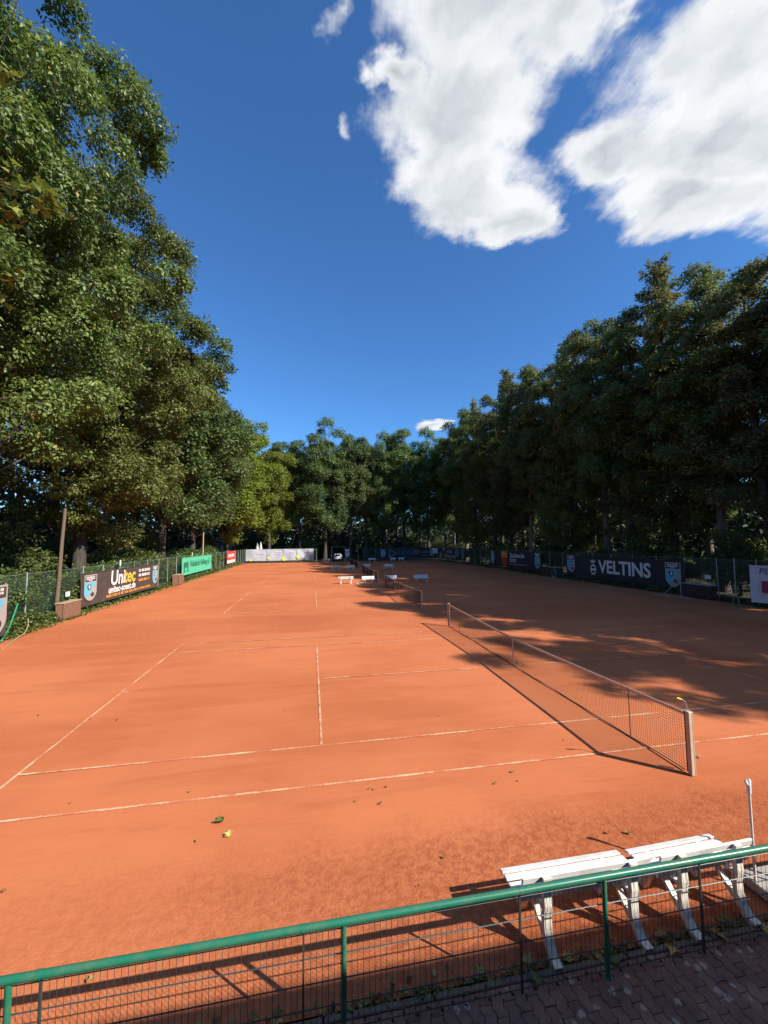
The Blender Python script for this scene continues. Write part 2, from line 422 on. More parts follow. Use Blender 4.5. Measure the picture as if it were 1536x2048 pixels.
# ------------------------------------------------------------------ mesh helpers
class MB:
    def __init__(s): s.v = []; s.f = []

    def add(s, vs, fs):
        o = len(s.v); s.v += [tuple(map(float, p)) for p in vs]; s.f += [tuple(i + o for i in f) for f in fs]; return s

    def box(s, c, d, rz=0.0, m=None):
        x, y, z = d[0] / 2, d[1] / 2, d[2] / 2
        p = [Vector((a * x, b * y, e * z)) for e in (-1, 1) for b in (-1, 1) for a in (-1, 1)]
        mat = m if m is not None else Matrix.Rotation(rz, 3, 'Z')
        p = [mat @ q + Vector(c) for q in p]
        return s.add(p, [(0, 2, 3, 1), (4, 5, 7, 6), (0, 1, 5, 4), (2, 6, 7, 3), (0, 4, 6, 2), (1, 3, 7, 5)])

    def bbox(s, c, d, r=.01, rz=0.0):
        """box with bevelled edges"""
        bm = bmesh.new(); bmesh.ops.create_cube(bm, size=1)
        bmesh.ops.scale(bm, vec=d, verts=bm.verts)
        bmesh.ops.bevel(bm, geom=bm.edges[:], offset=min(r, min(d) * .45), segments=1, affect='EDGES')
        bmesh.ops.rotate(bm, matrix=Matrix.Rotation(rz, 3, 'Z'), verts=bm.verts)
        bmesh.ops.translate(bm, vec=c, verts=bm.verts)
        bm.verts.index_update()
        s.add([v.co for v in bm.verts], [[v.index for v in f.verts] for f in bm.faces]); bm.free(); return s

    def tube(s, path, rad, sides=8, caps=True):
        path = [Vector(p) for p in path]
        if not hasattr(rad, '__len__'): rad = [rad] * len(path)
        n = len(path); vs = []; fs = []
        prev = None
        for i, p in enumerate(path):
            t = (path[min(i + 1, n - 1)] - path[max(i - 1, 0)]).normalized()
            if prev is None:
                a = Vector((0, 0, 1)) if abs(t.z) < .9 else Vector((1, 0, 0))
                u = t.cross(a).normalized()
            else:
                u = (prev - t * prev.dot(t)).normalized()
            prev = u
            w = t.cross(u)
            for k in range(sides):
                an = 2 * math.pi * k / sides
                vs.append(p + (u * math.cos(an) + w * math.sin(an)) * rad[i])
        for i in range(n - 1):
            for k in range(sides):
                a = i * sides + k; b = i * sides + (k + 1) % sides
                fs.append((a, b, b + sides, a + sides))
        if caps:
            fs.append(tuple(range(sides - 1, -1, -1))); fs.append(tuple(range((n - 1) * sides, n * sides)))
        return s.add(vs, fs)

    def strip(s, path, w, h, side=Vector((1, 0, 0))):
        """bar of rectangular section w (along side) x h swept along a path in the plane across side"""
        path = [Vector(p) for p in path]; vs = []; fs = []; n = len(path)
        hs = h if hasattr(h, '__len__') else [h] * n
        for i, p in enumerate(path):
            t = (path[min(i + 1, n - 1)] - path[max(i - 1, 0)]).normalized()
            nn = t.cross(side).normalized()
            for a, b in ((-1, -1), (1, -1), (1, 1), (-1, 1)):
                vs.append(p + side * (a * w / 2) + nn * (b * hs[i] / 2))
        for i in range(n - 1):
            for k in range(4):
                a = i * 4 + k; b = i * 4 + (k + 1) % 4
                fs.append((a, b, b + 4, a + 4))
        fs.append((3, 2, 1, 0)); fs.append(tuple(range((n - 1) * 4, n * 4)))
        return s.add(vs, fs)

    def poly(s, pts, z0, z1, axis='Y'):
        """extruded polygon; pts in local XZ, depth along Y (z0..z1)"""
        n = len(pts)
        vs = [(x, z0, z) for x, z in pts] + [(x, z1, z) for x, z in pts]
        fs = [tuple(range(n)), tuple(range(2 * n - 1, n - 1, -1))] + [(i, i + n, (i + 1) % n + n, (i + 1) % n) for i in range(n)]
        return s.add(vs, fs)

    def mesh(s, name, mat, smooth=False):
        me = bpy.data.meshes.new(name); me.from_pydata(s.v, [], s.f); me.materials.append(mat)
        bm = bmesh.new(); bm.from_mesh(me); bmesh.ops.recalc_face_normals(bm, faces=bm.faces[:]); bm.to_mesh(me); bm.free()
        if smooth:
            me.polygons.foreach_set('use_smooth', [True] * len(me.polygons))
            me.set_sharp_from_angle(angle=R(40))
        me.update(); return me

    def build(s, name, mat, parent=None, smooth=False):
        return link(name, s.mesh(name, mat, smooth), parent)


def link(name, data, parent=None):
    o = bpy.data.objects.new(name, data); COL.objects.link(o); o.parent = parent
    return o


def tag(o, label=None, cat=None, group=None, kind=None):
    if label: o['label'] = label
    if cat: o['category'] = cat
    if group: o['group'] = group
    if kind: o['kind'] = kind
    return o


def thing(name, label, cat, loc=(0, 0, 0), rz=0.0, group=None):
    o = bpy.data.objects.new(name, None); COL.objects.link(o)
    o.location = loc; o.rotation_euler = (0, 0, rz); o.empty_display_size = .2
    return tag(o, label, cat, group)


def copy_tree(o, parent=None):
    c = o.copy(); COL.objects.link(c); c.parent = parent
    for ch in list(o.children):
        copy_tree(ch, c)
    return c


def pix(u, depth):
    """point seen at a photograph pixel, that many metres ahead of the camera"""
    d = _r2 * ((u[0] - 768) / FPX) + _u2 * (-(u[1] - 1024) / FPX) + _f
    return CAM + d * depth


def pix_y(u, y):
    d = _r2 * ((u[0] - 768) / FPX) + _u2 * (-(u[1] - 1024) / FPX) + _f
    return CAM + d * ((y - CAM[1]) / d[1])


def pix_z(u, z=0.0):
    d = _r2 * ((u[0] - 768) / FPX) + _u2 * (-(u[1] - 1024) / FPX) + _f
    return CAM + d * ((z - CAM[2]) / d[2])


def fast_mesh(name, V, F, mat, tint=None):
    """numpy verts (n,3), tris (m,3)"""
    me = bpy.data.meshes.new(name)
    me.vertices.add(len(V)); me.vertices.foreach_set('co', np.ascontiguousarray(V, np.float32).ravel())
    me.loops.add(F.size); me.loops.foreach_set('vertex_index', np.ascontiguousarray(F, np.int32).ravel())
    k = F.shape[1]
    me.polygons.add(len(F)); me.polygons.foreach_set('loop_start', np.arange(0, F.size, k, dtype=np.int32))
    if tint is not None:
        a = me.attributes.new('tint', 'FLOAT', 'FACE'); a.data.foreach_set('value', np.ascontiguousarray(tint, np.float32))
    me.materials.append(mat)
    me.update(calc_edges=True)
    me.validate()
    return me


def unit(a): return a / np.maximum(np.linalg.norm(a, axis=1, keepdims=True), 1e-9)


def leaves(name, P, D, N, L, Wd, mat, tint, fold=.14, lobed=False):
    """one folded leaf per row: base P, pointing D, face N"""
    D = unit(D); S = unit(np.cross(D, N)); N = np.cross(S, D)
    L = L[:, None]; Wd = Wd[:, None]
    n = len(P)
    if not lobed:
        v = np.stack([P, P + D * L * .48 + S * Wd * .5 + N * L * fold, P + D * L, P + D * L * .48 - S * Wd * .5 + N * L * fold], 1)
        i = np.arange(n)[:, None] * 4
        F = np.concatenate([i + np.array([[0, 1, 2]]), i + np.array([[0, 2, 3]])], 1).reshape(-1, 3)
        t = np.repeat(tint, 2)
    else:   # five-pointed maple leaf, folded along its midrib
        out = [(0, 0), (.10, .28), (.02, .62), (.30, .46), (.44, .74), (.55, .34), (1.0, 0)]
        right = [P + D * L * a + S * Wd * b * .75 + N * L * (fold * b) for a, b in out[1:-1]]
        left = [P + D * L * a - S * Wd * b * .75 + N * L * (fold * b) for a, b in out[1:-1]]
        v = np.stack([P] + right + [P + D * L] + left, 1)
        i = np.arange(n)[:, None] * 12
        tri = []
        for a in range(0, 6): tri.append((0, a, a + 1)) if a else None
        tri += [(0, 1, 2), ]
        tri = [(0, k, k + 1) for k in range(1, 6)] + [(0, k + 1, k) for k in range(7, 11)] + [(0, 6, 11)]
        F = np.concatenate([i + np.array([t_]) for t_ in tri], 1).reshape(-1, 3)
        t = np.repeat(tint, len(tri))
    return fast_mesh(name, v.reshape(-1, 3), F, mat, t)


# ------------------------------------------------------------------ trees
def lobe_leaves(rng, lobes, centre, n, leaf, droop=.35, spread=.30, flat=.6, ros=5, aspect=.55):
    """rosettes of leaves on the outer shell of foliage lobes; lobes = (x,y,z,r)"""
    lobes = np.asarray(lobes, float)
    w = lobes[:, 3] ** 2; w /= w.sum()
    m = n // ros
    idx = rng.choice(len(lobes), m * 2, p=w)
    d = unit(rng.normal(size=(m * 2, 3)))
    outw = unit(lobes[idx, :3] - centre)
    score = (d * (outw * .7 + np.array([0, 0, .55]))).sum(1)
    keep = np.where(score > rng.uniform(-.55, .45, m * 2))[0][:m]
    idx, d, outw = idx[keep], d[keep], outw[keep]
    m = len(idx)
    rad = lobes[idx, 3:4] * (1 - .5 * rng.random((m, 1)) ** 2)
    rad *= 1 + .22 * np.sin(d[:, :1] * 5 + idx[:, None]) * np.cos(d[:, 1:2] * 6 + idx[:, None] * 2)
    c = lobes[idx, :3] + d * rad * np.array([1, 1, flat])
    P = np.repeat(c, ros, 0) + rng.normal(size=(m * ros, 3)) * leaf * .55
    dd = np.repeat(d, ros, 0)
    D = unit(rng.normal(size=(m * ros, 3)) * [1, 1, .6] + dd * .55 + np.array([0, 0, -droop]))
    Nn = unit(dd * .85 + np.array([0, 0, .45]) + rng.normal(size=(m * ros, 3)) * .30)
    L = leaf * rng.uniform(.65, 1.25, m * ros)
    lt = rng.random(len(lobes))[idx] * .35
    tint = np.clip(np.repeat(lt, ros) + rng.random(m * ros) * .62, 0, 1)
    tint = np.where(rng.random(m * ros) < .012, 1.0, np.minimum(tint, .92))
    return P, D, Nn, L, L * aspect * rng.uniform(.85, 1.15, m * ros), tint


def limb_path(rng, a, b, sag=.12, k=5):
    a, b = np.array(a, float), np.array(b, float); out = []
    ln = np.linalg.norm(b - a)
    off = rng.normal(size=3) * ln * .05
    for i in range(k):
        t = i / (k - 1)
        out.append(a + (b - a) * t + off * math.sin(math.pi * t) + np.array([0, 0, ln * sag * math.sin(math.pi * t)]))
    return out


def broad_tree(name, seed, H=25, Rr=6, zb=5, K=44, n=36000, leaf=.36, mat='broad', bark='bark', lobe=(.22, .36), lean=0., one_side=None, rt=.0125, inner=.5, ros=5, droop=.35, sharp=1.0, flat=.82):
    rng = np.random.default_rng(seed)
    c = np.array([0, 0, (zb + H) / 2]); ra = np.array([Rr, Rr, (H - zb) / 2])
    lobes = []; tries = 0
    while len(lobes) < K and tries < 6000:
        tries += 1
        d = unit(rng.normal(size=(1, 3)))[0]
        rho = rng.uniform(inner, 1.0)
        r = Rr * rng.uniform(*lobe)
        p = c + d * (ra - r * .75) * rho
        hz = (p[2] - zb) / (H - zb)
        if hz > .6: p[:2] *= 1 - (hz - .6) * .55 * sharp
        if all(np.linalg.norm(p - q[:3]) > .42 * (r + q[3]) for q in lobes):
            lobes.append((*p, r))
    # ragged top and rim shoots
    for _ in range(int(K * .5)):
        q = lobes[rng.integers(len(lobes))]
        d = unit((np.array(q[:3]) - c)[None] + rng.normal(size=(1, 3)) * 1.5)[0]
        d[2] = abs(d[2]) * .8
        lobes.append((*(np.array(q[:3]) + d * q[3] * .72), q[3] * rng.uniform(.35, .6)))
    arr = lobe_leaves(rng, lobes, c, n, leaf, ros=ros, droop=droop, flat=flat)
    crown = leaves(name + '_crown', *arr[:4], arr[4], M[mat], arr[5])
    mb = MB()
    bend = rng.normal(size=2) * .35
    top = H * .86
    path = [np.array([bend[0] * math.sin(2.2 * t) + lean * t, bend[1] * math.sin(1.7 * t), -.3 + (top + .3) * t]) for t in np.linspace(0, 1, 9)]
    r0 = H * rt
    rads = [r0 * (1.35 if i == 0 else 1) * (1 - .86 * t) + .03 for i, t in enumerate(np.linspace(0, 1, 9))]
    mb.tube(path, rads, 9)
    for q in lobes[:K]:
        if q[2] < H * .5 and np.hypot(q[0], q[1]) > .45 * Rr and rng.random() < .6: continue
        z0 = max(zb * .75, min(top * .9, q[2] - np.hypot(q[0], q[1]) * rng.uniform(.55, .95)))
        t = z0 / top; k = min(7, int(t * 8)); a = path[k] + (path[k + 1] - path[k]) * (t * 8 - k)
        rr = r0 * (1 - .86 * t) * .20 + .012
        mb.tube(limb_path(rng, a, q[:3], -.04), [rr, rr * .8, rr * .58, rr * .38, rr * .12], 5, False)
    trunk = mb.mesh(name + '_trunk', M[bark], True)
    return trunk, crown


def larch_tree(name, seed, H=28, Rr=4.2, zb=6, n=30000, mat='needle'):
    rng = np.random.default_rng(seed)
    mb = MB()
    path = [np.array([.3 * math.sin(2 * t), .2 * math.sin(3 * t), -.3 + (H + .3) * t]) for t in np.linspace(0, 1, 10)]
    r0 = H * .0105
    mb.tube(path, [r0 * (1 - .95 * t) + .015 for t in np.linspace(0, 1, 10)], 8)
    P = []; D = []; Nn = []; L = []; T = []
    nb = 130
    for i in range(nb):
        t = (i + rng.random()) / nb
        z = zb + (H - zb) * t
        ln = Rr * ((1 - t) ** .75 * .9 + .14) * rng.uniform(.6, 1.15)
        az = i * 2.4 + rng.normal() * .4
        d = np.array([math.cos(az), math.sin(az), 0])
        rise = rng.uniform(-.12, .2) + .28 * t
        pts = [np.array([0, 0, z]) + d * ln * s + np.array([0, 0, ln * (rise * s - .35 * s * (1 - s) * 1.2)]) for s in np.linspace(0, 1, 6)]
        mb.tube(pts, [.035 * (1 - t * .6), .03, .022, .016, .01, .005], 4, False)
        k = int(n / nb * ln / (Rr * .6))
        s = rng.random(k) ** .7
        ii = np.minimum((s * 5).astype(int), 4); fr = (s * 5 - ii)[:, None]
        pa = np.array(pts)
        base = pa[ii] * (1 - fr) + pa[ii + 1] * fr
        sidev = np.cross(d, [0, 0, 1])
        off = rng.normal(size=k)[:, None] * sidev * ln * .16 * (1.1 - s[:, None]) + np.array([0, 0, -1]) * (rng.random((k, 1)) ** 1.5) * .65
        P.append(base + off + rng.normal(size=(k, 3)) * .06)
        D.append(d * .5 + rng.normal(size=(k, 3)) * .6 + np.array([0, 0, -.35]))
        Nn.append(rng.normal(size=(k, 3)) * .6 + np.array([0, 0, .8]))
        L.append(rng.uniform(.22, .5, k)); T.append(np.clip(rng.random(k) * .7 + t * .25, 0, .92))
    L = np.concatenate(L)
    crown = leaves(name + '_crown', np.concatenate(P), np.concatenate(D), np.concatenate(Nn), L, L * .34, M[mat], np.concatenate(T), .05)
    return mb.mesh(name + '_trunk', M['bark'], True), crown


def plant_tree(name, label, var, x, y, s=1.0, sz=None, rz=0.0, group=None, cat='tree'):
    t = thing(name, label, cat, (x, y, 0), rz, group)
    t.scale = (s, s, sz or s)
    link('trunk', var[0], t); link('crown', var[1], t)
    return t


def shrub_mesh(name, seed, rx, ry, h, n, leaf, mat, K=14):
    rng = np.random.default_rng(seed)
    lobes = []
    for _ in range(K):
        a = rng.uniform(0, 6.283); q = rng.random() ** .5
        r = h * rng.uniform(.18, .32)
        lobes.append((math.cos(a) * q * (rx - r * .5), math.sin(a) * q * (ry - r * .5), rng.uniform(.15, .9) * (h - r) * (1.1 - q * .35) + r * .3, r))
    arr = lobe_leaves(rng, lobes, np.array([0, 0, h * .3]), n, leaf, droop=.2)
    mb = MB()
    for q in lobes:
        mb.tube(limb_path(rng, (rng.normal() * .1, rng.normal() * .1, -.1), q[:3], 0.02, 4), [.03, .022, .015, .006], 4, False)
    return mb.mesh(name + '_stems', M['bark']), leaves(name + '_foliage', *arr[:4], arr[4], M[mat], arr[5])
# ================================================================== THE SETTING
# ground to the horizon
gm = MB(); gm.add([(-1500, -1500, -.06), (1500, -1500, -.06), (1500, 1500, -.06), (-1500, 1500, -.06)], [(0, 1, 2, 3)])
tag(gm.build('ground', M['soil']), 'dark leafy woodland soil around the courts', kind='structure')


def clay_sheet():
    """whole clay area, edges slightly ragged, tiny undulation"""
    rng = np.random.default_rng(3)
    xs = np.linspace(-20.1, 20.1, 68); ys = np.concatenate([np.linspace(-3.42, 14, 50), np.linspace(15, 78.2, 64)])
    V = []
    for j, y in enumerate(ys):
        for i, x in enumerate(xs):
            z = .004 * math.sin(x * .7 + y * .3) + .004 * math.sin(y * .9 - x * .2) - .006
            xx = x
            if i in (0, len(xs) - 1): xx += rng.normal() * .16; z = -.055
            V.append((xx, y, min(z, 0)))
    n = len(xs); F = [(j * n + i, j * n + i + 1, (j + 1) * n + i + 1, (j + 1) * n + i) for j in range(len(ys) - 1) for i in range(n - 1)]
    return fast_mesh('clay_court', np.array(V), np.array(F), M['clay'])


clay = tag(link('clay_court_ground', clay_sheet()), 'orange red clay surface of the tennis courts', kind='structure')
COURT_Y = [0.0, 18.27, 35.6, 57.6]
COURT_X = [0.0, .12, .15, .55]


def court_lines(y0, cx):
    def ln(name, x0, x1, ya, yb):
        x0 += cx; x1 += cx
        MB().add([(x0, ya, .004), (x1, ya, .004), (x1, yb, .004), (x0, yb, .004)], [(0, 1, 2, 3)]).build(name, M['line'], clay)
    w = .05
    for yy, nm in ((0, 'doubles_sideline'), (10.97, 'doubles_sideline'), (1.37, 'singles_sideline'), (9.60, 'singles_sideline')):
        ln(nm, -11.885 + w, 11.885 - w, y0 + yy - w / 2, y0 + yy + w / 2)
    for sx in (-1, 1):
        xb = sx * 11.885
        ln('baseline', min(xb, xb - sx * w), max(xb, xb - sx * w), y0 - .025, y0 + 10.995)
        xs = sx * 6.4
        ln('service_line', xs - w / 2, xs + w / 2, y0 + 1.37 + .03, y0 + 9.6 - .03)
        xc = xb - sx * w
        ln('center_mark', min(xc, xc - sx * .15), max(xc, xc - sx * .15), y0 + 5.46, y0 + 5.51)
    ln('center_service_line', -6.37, 6.37, y0 + 5.46, y0 + 5.51)


for cyy, cxx in zip(COURT_Y, COURT_X): court_lines(cyy, cxx)

# kerb along the fence and paved path
kb = MB()
tag(thing('kerb', None, None), 'narrow concrete edging under the mesh fence', kind='structure')
kerb = [o for o in COL.objects if o.name == 'kerb'][0]
for i in range(18):
    x = -14 + i * 1.0
    MB().bbox((x, -3.48, -.035), (.985, .06, .10), .008).build('kerb_stone', M['kerb'], kerb)

path = tag(MB().add([(-16, -7.6, -.035), (8, -7.6, -.035), (8, -3.512, -.035), (-16, -3.512, -.035)], [(0, 1, 2, 3)]).build('paved_path', M['sand']),
           'path of dark wavy interlocking pavers behind the fence', kind='structure')


def paver_mesh():
    w, l, g = .1125, .225, .004
    amp, n = .016, 5
    pts = []
    yy = np.linspace(-l / 2 + g / 2, l / 2 - g / 2, 7); xx = np.linspace(-w / 2 + g / 2, w / 2 - g / 2, 3)
    fx = lambda y: amp * math.sin(4 * math.pi * y / l)
    fy = lambda x: .010 * math.sin(2 * math.pi * x / w)
    for y in yy: pts.append((w / 2 - g / 2 + fx(y), y + fy(w / 2)))
    for x in xx[::-1][1:-1]: pts.append((x + fx(l / 2), l / 2 - g / 2 + fy(x)))
    for y in yy[::-1]: pts.append((-w / 2 + g / 2 + fx(y), y + fy(-w / 2)))
    for x in xx[1:-1]: pts.append((x + fx(-l / 2), -l / 2 + g / 2 + fy(x)))
    k = len(pts)
    top = [(x * .95, y * .975, 0) for x, y in pts]; rim = [(x, y, -.006) for x, y in pts]; low = [(x, y, -.05) for x, y in pts]
    V = top + rim + low
    F = [tuple(range(k))] + [(i + k, (i + 1) % k + k, (i + 1) % k, i) for i in range(k)] + [(i + 2 * k, (i + 1) % k + 2 * k, (i + 1) % k + k, i + k) for i in range(k)]
    return V, F


pv, pf = paver_mesh()
pme = MB().add(pv, pf).mesh('paver', M['paver'])
cells = []
for i in range(-80, 40):
    for j in range(24):
        x = i * .1125; y = -3.625 - j * .225 - (.1125 if i % 2 else 0)
        if -8.9 < x < 2.6: cells.append((x, y))
half = MB().add([(a, b * .5, c) for a, b, c in pv], pf).mesh('half_paver', M['paver'])
for i in range(-79, 24, 2):
    o = link('half_paver', half, path); o.location = (i * .1125, -3.570, random.gauss(0, .0015))
ctr = np.array([-3.2, -3.9])
cells.sort(key=lambda c: abs(c[0] - ctr[0]) * .55 + abs(c[1] + 3.55) * 1.9)
rest = MB()
for k, (x, y) in enumerate(cells):
    dz = random.gauss(0, .0018); tl = (random.gauss(0, .008), random.gauss(0, .008))
    if k < 240:
        o = link('paver', pme, path); o.location = (x, y, dz); o.rotation_euler = (tl[0], tl[1], random.gauss(0, .006))
    else:
        rest.add([(a + x, b + y, c + dz) for a, b, c in pv], pf)
tag(rest.build('paver_field', M['paver'], path), kind='stuff')

# ================================================================== CLUBHOUSE behind the photographer (casts the shade on the path)
ch = thing('clubhouse', 'rendered clubhouse with balcony behind the photographer', 'building', (0, -9.7, 0))
MB().box((-9, -4, 2.9), (44, 8, 5.9)).build('wall', M['render_wall'], ch)
rf = MB()
rf.add([(-31.6, .56, 6.6), (13.6, .56, 6.6), (13.6, -4, 8.9), (-31.6, -4, 8.9), (-31.6, -8.6, 6.6), (13.6, -8.6, 6.6),
        (-31.6, .56, 6.42), (13.6, .56, 6.42), (13.6, -8.6, 6.42), (-31.6, -8.6, 6.42)],
       [(0, 1, 2, 3), (3, 2, 5, 4), (0, 6, 7, 1), (4, 5, 8, 9), (6, 9, 8, 7), (0, 3, 4, 9, 6), (1, 7, 8, 5, 2)])
rf.build('roof', M['rooftile'], ch)
MB().box((-9, 1.2, 2.4), (44, 2.4, .2)).build('balcony_deck', M['concrete'], ch)
bl = MB()
for i in range(45): bl.box((-31 + i, 2.32, 3.0), (.05, .05, 1.0))
bl.box((-9, 2.32, 3.5), (44, .06, .05)); bl.build('balcony_railing', M['rail'], ch)
for i in range(9):
    w = MB().box((-28 + i * 4.6, .02, 3.9), (1.6, .06, 1.4)).build('window', M['white'], ch)
    MB().box((-28 + i * 4.6, .06, 3.9), (1.4, .04, 1.2)).build('pane', M['glass'], w)

# ================================================================== FRONT RAIL FENCE
fence = thing('railing_fence', 'green tubular handrail with dark wire mesh panels in front of the path', 'fence', (0, -3.62, 0))
joints = [-14.58, -12.6, -10.62, -8.64, -6.67, -4.69, -2.71, -.73, 1.25]
for a, b in zip(joints[:-1], joints[1:]):
    MB().tube([(a + .004, 0, .905), ((a + b) / 2, 0, .905), (b - .004, 0, .905)], .030, 14).build('rail', M['rail'], fence, True)
for jx in joints:
    MB().tube([(jx - .018, 0, .905), (jx + .018, 0, .905)], .0325, 14).build('rail_sleeve', M['rail'], fence, True)
for px in (-13.84, -11.34, -8.84, -6.33, -3.82, -1.32):
    p = MB().tube([(px, .0, -.05), (px, 0, .89)], .0235, 12).build('post', M['rail'], fence, True)
    MB().tube([(px, 0, -.02), (px, 0, .012)], .036, 12).build('collar', M['rail'], p, True)


def mesh_panel(wd):
    """welded bar panel: upright wires every 5 cm, flat bars across"""
    m = MB()
    k = int(round(wd / .05))
    for i in range(1, k):
        x = i * wd / k
        m.tube([(x, 0, .0), (x, 0, .88)], .0022, 4, False)
    for z in (.03, .23, .43, .63, .83):
        m.tube([(0, .004, z), (wd, .004, z)], .0034, 5, False)
        m.tube([(0, -.004, z + .001), (wd, -.004, z + .001)], .0026, 4, False)
    return m.mesh('mesh_panel', M['wire'])


pm = mesh_panel(1.96)
for a in joints[:-1]:
    o = link('mesh_panel', pm, fence); o.location = (a + .01, .028, 0)
for jx in joints:
    MB().box((jx, .028, .42), (.016, .022, .94)).build('panel_post', M['wire'], fence)


# ================================================================== TENNIS NETS
def build_net():
    t = thing('tennis_net', '', 'net')
    LEN = 12.8

    def top(y):
        s = abs(y - LEN / 2) / (LEN / 2)
        return .914 + (1.055 - .914) * s ** 1.25
    cords = MB()
    n = 270
    for i in range(1, n):
        y = .06 + i * (LEN - .12) / n
        cords.tube([(0, y, .035), (.0, y, top(y) - .03)], .0030, 3, False)
    for k in range(21):
        f = k / 20
        pts = [(0, y, .035 + (top(y) - .07) * f) for y in np.linspace(.06, LEN - .06, 25)]
        cords.tube(pts, .0030, 3, False)
    cords.build('netting', M['net'], t)
    band = MB()
    pts = [(0, y, top(y) - .012) for y in np.linspace(.04, LEN - .04, 33)]
    band.strip([(p[0], p[1], p[2] - .022) for p in pts], .014, .055)
    band.build('top_band', M['tape'], t)
    low = MB(); low.strip([(.012 * math.sin(y * 2.1), y, .022 + .008 * math.sin(y * 3.3)) for y in np.linspace(.08, LEN - .08, 60)], .03, .02)
    low.build('bottom_band', M['nettape_low'], t)
    MB().tube([(0, y, top(y) + .006) for y in np.linspace(0, LEN, 17)], .005, 5).build('cable', M['steel'], t)
    st = MB(); st.strip([(0, LEN / 2, .0), (0, LEN / 2, .5), (0, LEN / 2, .915)], .022, .052)
    st.build('center_strap', M['tape'], t)
    for y in (1.37, LEN - 1.37):
        s = MB(); s.tube([(.012, y, 0), (.012, y, top(y) + .01)], .007, 8)
        s.build('singles_stick', M['net'], t, True)
    for sy, y in ((-1, 0.), (1, LEN)):
        m = MB(); m.bbox((0, y + sy * .045, .53), (.085, .085, 1.08), .012); m.box((-.034, y + sy * .0875 + .001 * sy, .53), (.012, .006, 1.04)); m.box((.034, y + sy * .0875 + .001 * sy, .53), (.012, .006, 1.04))
        p = m.build('post', M['post'], t)
        MB().bbox((0, y + sy * .045, 1.078), (.098, .098, .018), .006).build('post_cap', M['post'], p)
        MB().box((0, y - sy * .02, .54), (.03, .035, 1.04)).build('tension_rail', M['rubber'], p)
    return t


nets = [build_net()]
nets[0].location = (0, -.914, 0)
# crank on the nearest post
crank = MB().tube([(0, -.02, 1.06), (-.004, -.02, 1.17), (-.02, -.02, 1.235), (-.07, -.02, 1.275), (-.11, -.02, 1.29)], .009, 8).build('crank', M['steel'], nets[0], True)
MB().tube([(-.105, -.02, 1.288), (-.16, -.02, 1.308), (-.20, -.02, 1.323)], [.017, .018, .014], 10).build('grip', M['yellow'], crank, True)
MB().tube([(.04, .06, .30), (.16, -.04, .27)], .022, 8).build('peg', M['wood'], nets[0], True)
tag(nets[0], 'nearest tennis net, with yellow gripped crank on its near post', group='tennis nets')
for k, (y, lab) in enumerate(zip(COURT_Y[1:], ('second nearest tennis net, beyond the nearest court and before the first bench row',
                                         'tennis net between the first and the second row of white benches',
                                         'farthest tennis net, in the shade before the notice board'))):
    t = bpy.data.objects.new('tennis_net', None); COL.objects.link(t)
    for c in nets[0].children:
        if c.name.split('.')[0] in ('crank', 'peg'): continue
        copy_tree(c, t)
    t.location = (COURT_X[k + 1], y - .914, 0)
    tag(t, lab, 'net', 'tennis nets'); nets.append(t)


# ================================================================== BENCHES
def build_bench(L):
    """white slat bench, back towards -Y; origin on the ground under the seat's rear edge"""
    t = thing('slat_bench', '', 'bench')
    rot = lambda a: Matrix.Rotation(a, 3, 'X')

    def slat(y, z, w, ang, nm):
        m = MB()
        bm = bmesh.new(); bmesh.ops.create_cube(bm, size=1); bmesh.ops.scale(bm, vec=(L, w, .024), verts=bm.verts)
        bmesh.ops.bevel(bm, geom=bm.edges[:], offset=.007, segments=2, affect='EDGES')
        bmesh.ops.rotate(bm, matrix=rot(ang), verts=bm.verts); bmesh.ops.translate(bm, vec=(0, y, z), verts=bm.verts)
        bm.verts.index_update(); m.add([v.co for v in bm.verts], [[v.index for v in f.verts] for f in bm.faces]); bm.free()
        return m.build(nm, M['white'], t)
    for i, (y, z, a) in enumerate(((.39, .437, -.20), (.29, .442, .0), (.19, .436, .03), (.09, .428, .06))):
        slat(y, z, .077, a, 'seat_slat')
    for y, z in ((-.035, .50), (-.062, .60), (-.086, .70)):
        slat(y, z, .078, R(106), 'back_slat')
    for s in (-1, 1):
        x = s * (L / 2 - .25)
        m = MB(); side = Vector((1, 0, 0))
        m.strip([(x, -.285, .0), (x, -.205, .035), (x, -.145, .11), (x, -.105, .22), (x, -.098, .34), (x, -.122, .47), (x, -.112, .62), (x, -.134, .735)], .085,
                [.10, .06, .055, .055, .06, .055, .045, .035], side)
        m.build('rear_leg', M['cream'], t)
        m = MB(); m.strip([(x, .44, .0), (x, .40, .05), (x, .35, .14), (x, .33, .26), (x, .355, .40)], .072, [.10, .06, .05, .05, .06], side)
        m.build('front_leg', M['cream'], t)
        m = MB(); m.strip([(x, -.19, .06), (x, -.10, .12), (x, .01, .21), (x, .12, .31), (x, .22, .40)], .060, .046, side)
        m.strip([(x, -.10, .405), (x, .12, .409), (x, .43, .414)], .050, .03, side)
        m.build('seat_bracket', M['cream'], t)
    return t


def place(o, x, y, rz, label, group='white slat benches'):
    o.location = (x, y, 0); o.rotation_euler = (0, 0, rz); tag(o, label, 'bench', group); return o


